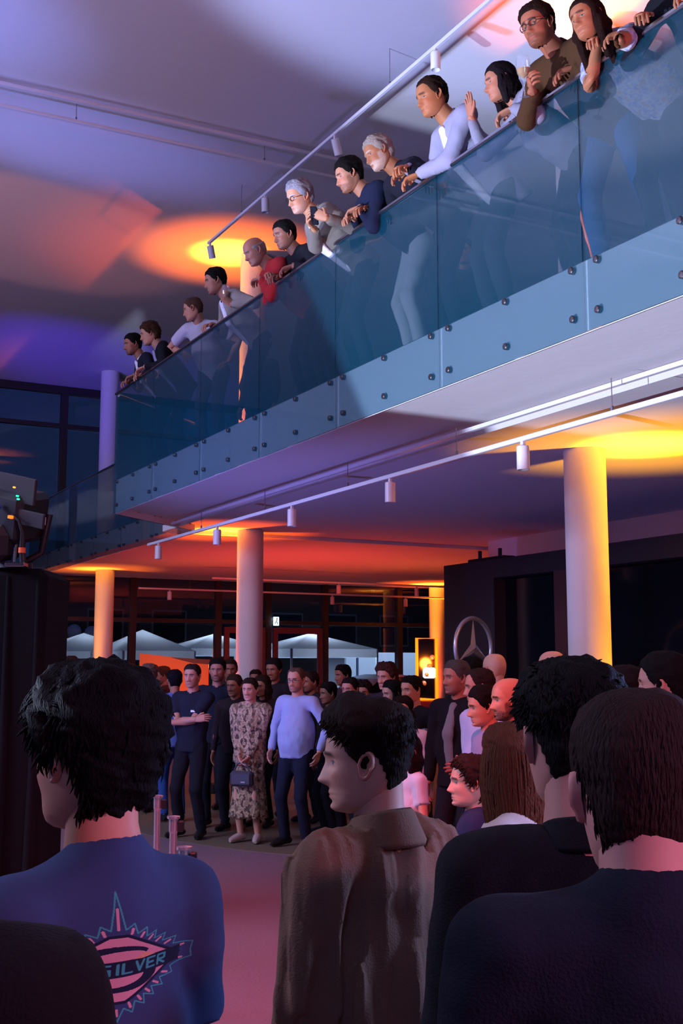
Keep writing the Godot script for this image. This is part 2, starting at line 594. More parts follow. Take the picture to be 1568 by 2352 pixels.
func build_balustrade() -> void:
	var tint := pane("balustrade_glass", Color(0.05, 0.29, 0.36), 0.36)
	var steel := mt("brushed_steel", col("b9b9c0"), 0.25, 1.0)
	var bolt_m := mt("dark_bolt", col("4a4446"), 0.4, 0.8)
	var front := thing("glass_balustrade", "long tinted glass balustrade with a steel handrail in front of the gallery guests", "balustrade", Vector3(GLX, FLOOR2, -6.2), 0.0, "gallery balustrades")
	var seams: Array = [2.53, 1.07, -0.39, -1.85, -3.31, -4.77, -6.23, -7.69, -9.14, -10.58, -12.02, -13.42]
	for i in seams.size() - 1:
		var z0: float = seams[i]
		var z1: float = seams[i + 1]
		glass_panel(front, Vector3(GLX - GLX, 0, 0), Vector3(0, 0, z0 + 6.2 - 0.006), Vector3(0, 0, z1 + 6.2 + 0.006), tint, bolt_m)
	var st := new_st()
	bx(st, Vector3(0, 1.055, (2.53 - 13.42) * 0.5 + 6.2), Vector3(0.045, 0.03, 15.95), Basis.IDENTITY, 0.008)
	obj("handrail", st, steel, front)
	# short splayed return at the far corner, and the set-back run to the window wall
	var ret := thing("glass_balustrade", "short angled glass balustrade closing the far corner of the gallery", "balustrade", Vector3(4.1, FLOOR2, -13.46), 0.0, "gallery balustrades")
	var ve := Vector3(5.5, 0, -14.58) - Vector3(4.1, 0, -13.46)
	glass_panel(ret, Vector3.ZERO, ve * 0.01, ve * 0.5, tint, bolt_m)
	glass_panel(ret, Vector3.ZERO, ve * 0.51, ve * 0.99, tint, bolt_m)
	st = new_st()
	tube(st, [Vector3(0, 1.055, 0), ve + Vector3(0, 1.055, 0)], [0.02], 8)
	obj("handrail", st, steel, ret)
	var back := thing("glass_balustrade", "set-back glass balustrade beside the far left column", "balustrade", Vector3(5.52, FLOOR2, -14.65), 0.0, "gallery balustrades")
	for i in 6:
		var step := (24.1 - 14.65) / 6.0
		glass_panel(back, Vector3.ZERO, Vector3(0, 0, -step * i - 0.006), Vector3(0, 0, -step * (i + 1) + 0.006), tint, bolt_m)
	st = new_st()
	bx(st, Vector3(0, 1.055, -4.7), Vector3(0.04, 0.03, 9.4), Basis.IDENTITY, 0.008)
	obj("handrail", st, steel, back)

func glass_panel(parent: Node, _o: Vector3, a: Vector3, b: Vector3, m: Material, bolt_m: Material) -> void:
	var st := new_st()
	var d := b - a
	var bs := Basis.looking_at(d.normalized(), Vector3.UP)
	bx(st, (a + b) * 0.5 + Vector3(0, 0.31, 0) * 1.0 - Vector3(0, 0.0, 0), Vector3(0.012, 1.46, d.length()), bs)
	obj("glass_pane", st, m, parent)
	for y: float in [-0.04, -0.32]:
		for f: float in [0.1 / 1.46, 0.5, 1.0 - 0.1 / 1.46]:
			var p := a + d * f + Vector3(0, y, 0)
			st = new_st()
			var outw := bs * Vector3.LEFT
			if outw.x > 0.0:
				outw = -outw
			var nb := Basis(bs.z, outw, bs.z.cross(outw)) if absf(outw.x) > 0.0 else bs
			lathe(st, [Vector2(0.0, 0.014), Vector2(0.016, 0.013), Vector2(0.021, 0.009), Vector2(0.021, -0.03)], p, 14, nb.orthonormalized())
			obj("bolt", st, bolt_m, parent)

func lamp_head(parent: Node, at: Vector3, tilt: Vector3, hgt := 0.17, r := 0.045) -> void:
	var m := mt("lamp_white", col("d6d3d8"), 0.4)
	var bs := Basis.from_euler(tilt)
	var st := new_st()
	lathe(st, [Vector2(0.0, 0.0), Vector2(r - 0.006, 0.0), Vector2(r, -0.006), Vector2(r, -hgt), Vector2(r - 0.006, -hgt), Vector2(r - 0.009, -hgt + 0.03), Vector2(0.0, -hgt + 0.03)], at + Vector3(0, -0.035, 0), 20, bs)
	var h := obj("lamp_head", st, m, parent)
	st = new_st()
	bx(st, at + Vector3(0, -0.018, 0), Vector3(0.022, 0.05, 0.03))
	obj("bracket", st, m, h)

func track(label: String, a: Vector3, b: Vector3, lamps: Array, wires: Array, up_to: float, w := 0.036) -> void:
	var o := thing("track_light", label, "track light", a)
	var d := b - a
	var st := new_st()
	var bs := Basis.looking_at(d.normalized(), Vector3.UP)
	bx(st, d * 0.5, Vector3(w, 0.035, d.length()), bs, 0.004)
	obj("rail", st, mt("track_white", col("d9d7de"), 0.4), o)
	for l: Array in lamps:
		lamp_head(o, d * float(l[0]) + Vector3(0, -0.015, 0), l[1])
	for f: float in wires:
		st = new_st()
		var p := d * f
		tube(st, [p + Vector3(0, 0.015, 0), p + Vector3(0, up_to - a.y, 0)], [0.0035], 5)
		bx(st, p + Vector3(0, 0.03, 0), Vector3(0.015, 0.04, 0.015))
		obj("wire", st, mt("wire_grey", col("77747c"), 0.5, 0.4), o)

func build_tracks() -> void:
	var z0 := 2.0
	var z1 := -14.5
	var f := func(z: float) -> float: return (z0 - z) / (z0 - z1)
	var ls: Array = []
	for z: float in [-0.7, -2.6, -4.5, -6.42, -8.25, -10.15, -12.1, -14.1]:
		ls.append([f.call(z), Vector3.ZERO])
	track("long white lamp track hung on wires under the balcony soffit", Vector3(4.87, 3.33, z0), Vector3(4.87, 3.33, z1), ls, [f.call(-1.97), f.call(-3.73), f.call(-5.49), f.call(-7.25), f.call(-9.0), f.call(-10.8), f.call(-12.6)], 3.56)
	z1 = -13.8
	ls = []
	for d: Array in [[-2.4, 0.0], [-4.4, 0.0], [-6.3, 0.2], [-8.25, 0.0], [-10.2, 0.42], [-11.98, 0.05], [-13.74, 0.3]]:
		ls.append([f.call(d[0]) * 1.0, Vector3(d[1] * 0.7, 0, d[1])])
	for i in ls.size():
		ls[i][0] = (z0 - [-2.4, -4.4, -6.3, -8.25, -10.2, -11.98, -13.74][i]) / (z0 - z1)
	track("white lamp track under the upper ceiling above the gallery guests", Vector3(5.37, 7.31, z0), Vector3(5.37, 7.31, z1), ls, [0.2, 0.45, 0.7, 0.93], CEIL2)
	track("upper of the two white tracks crossing the upper ceiling", Vector3(-6.0, 7.62, -11.45), Vector3(15.4, 7.62, -11.25), [], [0.05, 0.3, 0.6, 0.9], CEIL2, 0.05)
	track("lower of the two white tracks crossing the upper ceiling", Vector3(-6.0, 7.50, -11.72), Vector3(15.4, 7.50, -11.42), [], [0.2, 0.42, 0.522, 0.8], CEIL2, 0.05)
	ls = []
	for k in 6:
		ls.append([0.06 + 0.17 * k, Vector3.ZERO])
	track("white lamp track along the street windows at the far end", Vector3(7.4, 3.32, -22.6), Vector3(18.5, 3.32, -22.6), ls, [0.1, 0.5, 0.9], CEIL1, 0.05)
	ls = []
	for k in 4:
		ls.append([0.12 + 0.25 * k, Vector3.ZERO])
	track("second white lamp track near the middle column", Vector3(8.2, 3.42, -20.6), Vector3(15.6, 3.42, -20.6), ls, [0.1, 0.9], CEIL1, 0.05)

func tent(label: String, at: Vector3, w: float, dp: float, eave: float, peak: float, lit: float) -> void:
	var o := thing("canopy_tent", label, "tent", at, 0.0, "white canopy tents outside")
	var fab := mt("tent_fabric", col("c2ccdc"), 0.8)
	fab.backlight_enabled = true
	fab.backlight = Color(0.8, 0.8, 0.8)
	fab.cull_mode = BaseMaterial3D.CULL_DISABLED
	var c: Array[Vector3] = [Vector3(-w, eave, -dp) * Vector3(0.5, 1, 0.5), Vector3(w, eave, -dp) * Vector3(0.5, 1, 0.5), Vector3(w, eave, dp) * Vector3(0.5, 1, 0.5), Vector3(-w, eave, dp) * Vector3(0.5, 1, 0.5)]
	var top := Vector3(0, peak, 0)
	for k in 4:
		var st := new_st()
		var a := c[k]
		var b := c[(k + 1) % 4]
		tri_face(st, a, top, b, Vector3(a.x + b.x, 3.0, a.z + b.z))
		var dn := Vector3(0, -0.22, 0)
		tri_face(st, a, b, b + dn, Vector3(a.x + b.x, 0, a.z + b.z))
		tri_face(st, a, b + dn, a + dn, Vector3(a.x + b.x, 0, a.z + b.z))
		obj("roof_panel", st, fab, o)
		st = new_st()
		bx(st, Vector3(a.x * 0.98, eave * 0.5, a.z * 0.98), Vector3(0.05, eave, 0.05))
		obj("post", st, mt("tent_post", col("cfd4dc"), 0.4, 0.2), o)
	if lit > 0.0:
		var st := new_st()
		tube(st, [Vector3(-0.5, eave + 0.05, 0), Vector3(0.5, eave + 0.05, 0)], [0.045], 10)
		obj("lamp_tube", st, glow("cool_tube", Color(0.9, 0.95, 1.0), 2.5), o)
		omni("tent_lamp", Vector3(0, eave - 0.08, 0), Color(0.75, 0.85, 1.0), lit, 0.2, o)

func build_outdoors() -> void:
	var o := slab("ground_outside", Vector3(-30, -0.25, -70), Vector3(50, -0.03, -24.35), mt("asphalt", col("33323a"), 0.9), "dark asphalt forecourt outside the windows")
	o.set_meta("kind", "structure")
	# dim buildings across the street
	var bm := mt("far_wall", col("4a4246"), 0.9)
	for b: Array in [[-12.0, 9.0, 6.4, "low dark building across the street, left"], [9.4, 36.0, 5.4, "long dark building across the street behind the tents"]]:
		var bo := thing("street_building", b[3], "building", Vector3((b[0] + b[1]) * 0.5, -0.03, -48.0), 0.0, "buildings across the street")
		var w: float = b[1] - b[0]
		var h: float = b[2]
		var st := new_st()
		bx(st, Vector3(0, h * 0.5, 0), Vector3(w, h, 6))
		obj("wall", st, bm, bo)
		st = new_st()
		bx(st, Vector3(0, h + 0.12, 0.1), Vector3(w + 0.4, 0.24, 6.5))
		obj("roof_edge", st, mt("far_roof", col("2f2c33"), 0.9), bo)
		var n := int(w / 2.6)
		for k in n:
			st = new_st()
			bx(st, Vector3(-w * 0.5 + (k + 0.5) * w / n, h * 0.62, 3.02), Vector3(1.5, h * 0.26, 0.08))
			var fr := obj("window", st, mt("far_window_frame", col("77727c"), 0.6), bo)
			st = new_st()
			bx(st, Vector3(-w * 0.5 + (k + 0.5) * w / n, h * 0.62, 3.07), Vector3(1.34, h * 0.23, 0.02))
			obj("window_glass", st, mt("far_window_glass", col("20222c"), 0.1), fr)
	tent("white canopy tent outside, far left behind the orange column", at_depth(190, 1530, 37) * Vector3(1, 0, 1), 2.9, 3.0, 2.2, 2.8, 1.4)
	tent("white canopy tent outside between the orange and the middle column", at_depth(325, 1530, 32) * Vector3(1, 0, 1), 2.0, 3.0, 2.15, 2.75, 1.4)
	tent("lit white canopy tent outside, just left of the middle column", at_depth(490, 1530, 38) * Vector3(1, 0, 1), 2.8, 3.0, 2.3, 2.8, 3.0)
	tent("lit white canopy tent outside the glazed doors right of the middle column", at_depth(712, 1530, 32) * Vector3(1, 0, 1), 2.6, 3.0, 2.2, 2.65, 3.2)
	# white box van with two side panels
	var vp := at_depth(890, 1530, 40) * Vector3(1, 0, 1)
	var van := thing("box_van", "white box van parked outside the right-hand windows", "van", vp)
	var st := new_st()
	bx(st, Vector3(0, 1.35, 0), Vector3(4.4, 1.7, 2.0), Basis.IDENTITY, 0.04)
	obj("box_body", st, mt("van_white", col("dfe6f2"), 0.5), van)
	for x: float in [-1.75, 0.9, 2.0]:
		st = new_st()
		bx(st, Vector3(x, 1.35, 1.02), Vector3(0.06, 1.7, 0.05))
		obj("panel_seam", st, mt("seam_blue", col("3d4c68"), 0.6), van)
	st = new_st()
	bx(st, Vector3(0, 0.38, 0), Vector3(4.5, 0.24, 1.8))
	obj("chassis", st, mt("dark_metal", col("2c2a2c")), van)
	for x: float in [-1.5, 1.5]:
		st = new_st()
		lathe(st, [Vector2(0, -0.1), Vector2(0.3, -0.1), Vector2(0.34, -0.06), Vector2(0.34, 0.06), Vector2(0.3, 0.1), Vector2(0.0, 0.1)], Vector3(x, 0.33, 0.9), 18, Basis(Vector3.RIGHT, Vector3.BACK, Vector3.DOWN))
		obj("wheel", st, mt("tyre", col("161618"), 0.9), van)
	spot("forecourt_lamp", vp + Vector3(-1.0, 4.6, 5.0), vp + Vector3(0, 1.2, 0), Color(0.72, 0.84, 1.0), 26.0, 40.0, 0.8, 0.2)  # unseen lamp, placed to light the van
	# car roof just outside the glass
	var cp := at_depth(862, 1530, 28.4) * Vector3(1, 0, 1)
	var car := thing("car", "pale car parked outside, its curved roof shows above the crowd", "car", cp, 0.0)
	var prof: Array[Vector2] = [Vector2(-2.1, 0.35), Vector2(-2.15, 0.75), Vector2(-1.75, 0.95), Vector2(-1.0, 1.02), Vector2(-0.45, 1.45), Vector2(0.2, 1.55), Vector2(0.9, 1.48), Vector2(1.6, 1.05), Vector2(2.1, 0.95), Vector2(2.15, 0.4)]
	st = new_st()
	extrude(st, prof, 1.7)
	obj("body", st, mt("car_silver", col("b8c2d2"), 0.25, 0.5), car)
	st = new_st()
	extrude(st, [Vector2(-0.9, 1.03), Vector2(-0.42, 1.40), Vector2(0.2, 1.50), Vector2(0.85, 1.42), Vector2(1.4, 1.06)], 1.72)
	obj("side_windows", st, mt("car_glass", col("15181f"), 0.05), car)
	for x: float in [-1.3, 1.3]:
		st = new_st()
		lathe(st, [Vector2(0, -0.9), Vector2(0.3, -0.9), Vector2(0.33, -0.85), Vector2(0.33, 0.85), Vector2(0.3, 0.9), Vector2(0.0, 0.9)], Vector3(x, 0.33, 0), 18, Basis(Vector3.RIGHT, Vector3.BACK, Vector3.DOWN))
		obj("wheel", st, mt("tyre", col("161618")), car)
	# two round street lanterns
	for k in 2:
		var lp := at_depth(170 + 40 * k, 1452 + 4 * k, 42)
		var la := thing("street_lantern", "round glass street lantern outside, %s of two left of the orange column" % ["left", "right"][k], "lantern", Vector3(lp.x, -0.03, lp.z))
		st = new_st()
		tube(st, [Vector3.ZERO, Vector3(0, lp.y - 0.2, 0)], [0.05, 0.035], 8)
		obj("post", st, mt("dark_metal", col("2c2a2c")), la)
		st = new_st()
		ball(st, Vector3(0, lp.y + 0.05, 0), 0.27)
		obj("globe", st, mt("lantern_globe", col("c8d4e8"), 0.15), la)

func tri_face(st: SurfaceTool, a: Vector3, b: Vector3, c: Vector3, outw: Vector3) -> void:
	var n := (c - a).cross(b - a).normalized()
	if n.dot(outw) < 0.0:
		var t := b
		b = c
		c = t
		n = -n
	for v: Vector3 in [a, b, c]:
		st.set_normal(n)
		st.add_vertex(v)

func extrude(st: SurfaceTool, prof: Array, w: float) -> void:   # profile in xy, thickness along z
	var pl := PackedVector2Array(prof)
	var tri := Geometry2D.triangulate_polygon(pl)
	for k in range(0, tri.size(), 3):
		for s: float in [-1.0, 1.0]:
			var a := pl[tri[k]]
			var b := pl[tri[k + 1]]
			var c := pl[tri[k + 2]]
			for v: Vector2 in ([a, b, c] if ((b - a).cross(c - a) > 0.0) == (s < 0.0) else [a, c, b]):
				st.set_normal(Vector3(0, 0, s))
				st.add_vertex(Vector3(v.x, v.y, s * w * 0.5))
	var cen := Vector2.ZERO
	for p in pl:
		cen += p / pl.size()
	for i in pl.size():
		var p := pl[i]
		var q := pl[(i + 1) % pl.size()]
		var a := Vector3(p.x, p.y, -w * 0.5)
		var b := Vector3(q.x, q.y, -w * 0.5)
		var c := Vector3(q.x, q.y, w * 0.5)
		var d := Vector3(p.x, p.y, w * 0.5)
		if (c - a).cross(b - a).dot(Vector3((p.x + q.x) * 0.5 - cen.x, (p.y + q.y) * 0.5 - cen.y, 0)) > 0.0:
			quad(st, a, b, c, d)
		else:
			quad(st, d, c, b, a)

func ball(st: SurfaceTool, at: Vector3, r: float, sc := Vector3.ONE, rows := 10, sides := 14) -> void:
	var prof: Array = []
	for k in rows + 1:
		var a := -PI * 0.5 + PI * k / rows
		prof.append(Vector2(maxf(cos(a), 0.0) * r, sin(a) * r))
	lathe(st, prof, at, sides, Basis.from_scale(sc))

func armchair(at: Vector3, turn: float, label: String) -> void:
	var o := thing("armchair", label, "armchair", at, turn, "dark armchairs on the gallery")
	var m := cloth(col("17181f"))
	var st := new_st()
	bx(st, Vector3(0, 0.31, 0), Vector3(0.62, 0.26, 0.62), Basis.IDENTITY, 0.05)
	obj("seat", st, m, o)
	st = new_st()
	bx(st, Vector3(0, 0.58, -0.30), Vector3(0.78, 0.52, 0.14), Basis.from_euler(Vector3(-0.14, 0, 0)), 0.05)
	obj("backrest", st, m, o)
	for s: float in [-1.0, 1.0]:
		st = new_st()
		bx(st, Vector3(0.37 * s, 0.40, 0), Vector3(0.12, 0.44, 0.66), Basis.IDENTITY, 0.04)
		obj("armrest", st, m, o)
		for z: float in [-0.26, 0.26]:
			st = new_st()
			tube(st, [Vector3(0.33 * s, 0.2, z), Vector3(0.36 * s, 0.012, z * 1.05)], [0.02, 0.014], 8)
			obj("leg", st, mt("dark_metal", col("2c2a2c")), o)

func build_gallery_furniture() -> void:
	armchair(Vector3(5.9, FLOOR2, -6.9), away(150), "dark armchair on the gallery behind the man in the grey blazer")
	armchair(Vector3(6.3, FLOOR2, -9.6), away(200), "dark armchair on the gallery behind the grey-haired man")
	var o := thing("bar_counter", "long black counter on the gallery at the right edge", "counter", Vector3(7.6, FLOOR2, -4.6))
	var st := new_st()
	bx(st, Vector3(0, 0.5, 0), Vector3(0.6, 1.0, 2.4), Basis.IDENTITY, 0.01)
	obj("body", st, mt("black_board", col("17141a"), 0.75), o)
	st = new_st()
	bx(st, Vector3(-0.03, 1.02, 0), Vector3(0.72, 0.04, 2.5), Basis.IDENTITY, 0.008)
	obj("top", st, mt("counter_top", col("2a2a32"), 0.25), o)
	# green-white emergency sign on the street front, and a lamp far outside
	var sg := thing("exit_sign", "small lit emergency exit sign on a window mullion", "sign", at_z(634, 1427, -24.05))
	st = new_st()
	bx(st, Vector3.ZERO, Vector3(0.13, 0.2, 0.04), Basis.IDENTITY, 0.006)
	obj("sign_box", st, glow("exit_white", Color(0.85, 0.95, 1.0), 1.6), sg)
	st = new_st()
	ball(st, Vector3(0.012, 0.062, 0.022), 0.015, Vector3(1, 1, 0.3), 6, 8)
	tube(st, [Vector3(0.01, 0.045, 0.022), Vector3(-0.006, -0.005, 0.022), Vector3(0.026, -0.03, 0.022), Vector3(0.018, -0.07, 0.022)], [0.009], 5)
	tube(st, [Vector3(-0.006, -0.005, 0.022), Vector3(-0.03, -0.045, 0.022), Vector3(-0.05, -0.045, 0.022)], [0.008], 5)
	tube(st, [Vector3(0.008, 0.035, 0.022), Vector3(0.036, 0.015, 0.022)], [0.006], 5)
	obj("running_figure", st, mt("sign_dark", col("16352c"), 0.6), sg)

func build_partition() -> void:
	build_gallery_furniture()
	var black := mt("black_board", col("17141a"), 0.75)
	var o := thing("black_partition", "tall matt black partition wall behind the crowd on the right", "partition", Vector3(8.6, 0, -13.15))
	var st := new_st()
	# front face along +z: posts, header and dark glass bays
	bx(st, Vector3(0.15, 1.55, 0.3), Vector3(0.3, 3.1, 0.6))
	obj("end_panel", st, black, o)
	st = new_st()
	bx(st, Vector3(0.15, 2.98, 5.2), Vector3(0.3, 0.24, 9.2))
	obj("header", st, black, o)
	var bays: Array = [0.6, 1.15, 2.35, 2.62, 4.5, 6.4, 8.2, 9.8]
	var dark_glass := mt("dark_glass", col("0b0a0e"), 0.08)
	var red_post := mt("maroon_post", col("3a1a1e"), 0.6)
	for i in bays.size() - 1:
		var a: float = bays[i]
		var b: float = bays[i + 1]
		st = new_st()
		if i == 0 or i == 2:
			bx(st, Vector3(0.15, 1.43, (a + b) * 0.5), Vector3(0.3, 2.86, b - a))
			obj("post_panel", st, red_post if i == 2 else black, o)
		else:
			bx(st, Vector3(0.2, 1.43, (a + b) * 0.5), Vector3(0.04, 2.86, b - a))
			obj("dark_glass_panel", st, dark_glass, o)
	st = new_st()
	bx(st, Vector3(0.15, 1.55, 12.3), Vector3(0.3, 3.1, 5.0))
	obj("end_panel", st, black, o)
	st = new_st()
	bx(st, Vector3(3.3, 1.55, 0.15), Vector3(6.0, 3.1, 0.3))
	obj("side_panel", st, black, o)
	# small boxes and rods lying on top of the partition
	var cl := thing("cable_box", "small dark box with two rods on top of the black partition", "box", Vector3(8.85, 3.1, -12.4))
	st = new_st()
	bx(st, Vector3(0, 0.03, 0), Vector3(0.2, 0.06, 0.8), Basis.IDENTITY, 0.01)
	obj("case", st, black, cl)
	for z: float in [-0.25, 0.2]:
		st = new_st()
		tube(st, [Vector3(0, 0.05, z), Vector3(0, 0.17, z)], [0.025], 8)
		obj("rod", st, black, cl)
	# chrome three-pointed star in a ring on a stand
	var sc := at_depth(1087, 1487, 12.6)
	var stn := thing("star_emblem", "chrome three-pointed star inside a ring on a stand before the black partition", "emblem", Vector3(sc.x, 0, sc.z), away(180.0 + 46.0))
	var chrome := mt("polished_steel", col("c9c9d2"), 0.25, 0.55)
	var R := 0.315
	var pts: Array = []
	for k in 49:
		var a := TAU * k / 48.0
		pts.append(Vector3(sin(a) * R, sc.y + cos(a) * R, 0))
	st = new_st()
	tube(st, pts, [0.024], 10)
	obj("ring", st, chrome, stn)
	for k in 3:
		st = new_st()
		var a := TAU * k / 3.0
		var tip := Vector3(sin(a) * R, cos(a) * R, 0)
		var sd := Vector3(cos(a), -sin(a), 0)
		var cen := Vector3(0, sc.y, 0)
		var b1 := cen + sd * 0.045 - tip * 0.0
		var b2 := cen - sd * 0.045
		var v1 := cen + (tip / R).rotated(Vector3.BACK, -PI / 3) * 0.06
		var v2 := cen + (tip / R).rotated(Vector3.BACK, PI / 3) * 0.06
		for z: float in [0.035, -0.035]:
			var mid := cen + Vector3(0, 0, z)
			for tr: Array in [[v1, cen + tip], [cen + tip, v2]]:
				var p: Vector3 = tr[0]
				var q: Vector3 = tr[1]
				var n := (q - p).cross(mid - p).normalized()
				var order := [mid, p, q]
				if n.z * z < 0.0:
					n = -n
				if (q - mid).cross(p - mid).dot(n) < 0.0:
					order = [mid, q, p]
				for v: Vector3 in order:
					st.set_normal(n)
					st.add_vertex(v)
		b1 = b2
		obj("star_arm", st, chrome, stn)
	st = new_st()
	tube(st, [Vector3(0, 0.02, 0), Vector3(0, sc.y - R, 0)], [0.03], 10)
	obj("pole", st, mt("dark_metal", col("2c2a2c")), stn)
	st = new_st()
	lathe(st, [Vector2(0, 0.0), Vector2(0.2, 0.0), Vector2(0.2, 0.02), Vector2(0.03, 0.03), Vector2(0, 0.03)], Vector3.ZERO, 24)
	obj("base", st, mt("dark_metal", col("2c2a2c")), stn)
	# orange neon-framed display with chrome things, on a red bar
	var dp := at_depth(978, 1520, 22.5)
	var dc := thing("neon_display", "small display in a glowing orange frame left of the far orange column", "display", Vector3(dp.x, 0, dp.z), away(180.0))
	st = new_st()
	bx(st, Vector3(0, 0.55, 0), Vector3(1.1, 1.1, 0.5), Basis.IDENTITY, 0.02)
	obj("plinth", st, mt("bar_red", col("6a1c20"), 0.35), dc)
	st = new_st()
	var w := 0.19
	var y0 := 1.12
	var y1 := 2.28
	tube(st, [Vector3(-w, y0, 0.2), Vector3(-w, y1, 0.2), Vector3(w, y1, 0.2), Vector3(w, y0, 0.2), Vector3(-w, y0, 0.2)], [0.03], 8)
	obj("neon_frame", st, glow("neon_orange", Color(1.0, 0.5, 0.05), 1.6), dc)
	st = new_st()
	bx(st, Vector3(0, (y0 + y1) * 0.5, 0.1), Vector3(2 * w, y1 - y0, 0.02))
	obj("mirror_back", st, mt("dull_mirror", col("8a8a92"), 0.15, 1.0), dc)
	st = new_st()
	bx(st, Vector3(0.05, 1.62, 0.16), Vector3(0.24, 0.2, 0.06), Basis.IDENTITY, 0.03)
	obj("lamp_screen", st, glow("white_screen", Color(0.95, 0.97, 1.0), 3.0), dc)
	for k in 5:
		st = new_st()
		ball(st, Vector3(-0.11 + 0.055 * k, 1.25 + 0.17 * (k % 3) + (0.5 if k > 2 else 0.0), 0.17), 0.05, Vector3.ONE, 6, 10)
		obj("chrome_knob", st, chrome, dc)
	omni("neon_light", dc.position + Vector3(-0.25, 1.8, 0.5), Color(1.0, 0.45, 0.1), 0.8, 0.1)
	# white board among the crowd, left; the orange light is put into its colour
	var bp := at_depth(398, 1535, 20.0)
	var bd := thing("presentation_board", "slanted board behind the crowd on the left, orange light put into its colour", "board", Vector3(bp.x, 0, bp.z), away(172.0))
	st = new_st()
	extrude(st, [Vector2(-0.6, 1.2), Vector2(0.62, 1.2), Vector2(0.62, 1.83), Vector2(-0.6, 1.97)], 0.03)
	obj("sheet", st, mt("sheet_lit_orange", col("e8762e"), 0.7), bd)
	st = new_st()
	extrude(st, [Vector2(-0.05, 1.9), Vector2(0.64, 1.86), Vector2(0.64, 1.78), Vector2(0.35, 1.80)], 0.05)
	obj("lid", st, mt("brown_lid", col("6b3420"), 0.7), bd)
	for x: float in [-0.55, 0.57]:
		st = new_st()
		bx(st, Vector3(x, 0.62, 0), Vector3(0.05, 1.24, 0.05))
		obj("leg", st, mt("dark_metal", col("2c2a2c")), bd)
	spot("board_uplight", Vector3(bp.x, 0.3, bp.z) + Vector3(-1.2, 0, 1.6), Vector3(bp.x, 1.6, bp.z), Color(1.0, 0.5, 0.15), 3.0, 30.0, 1.0, 0.05)  # unseen lamp, placed to light the board from below

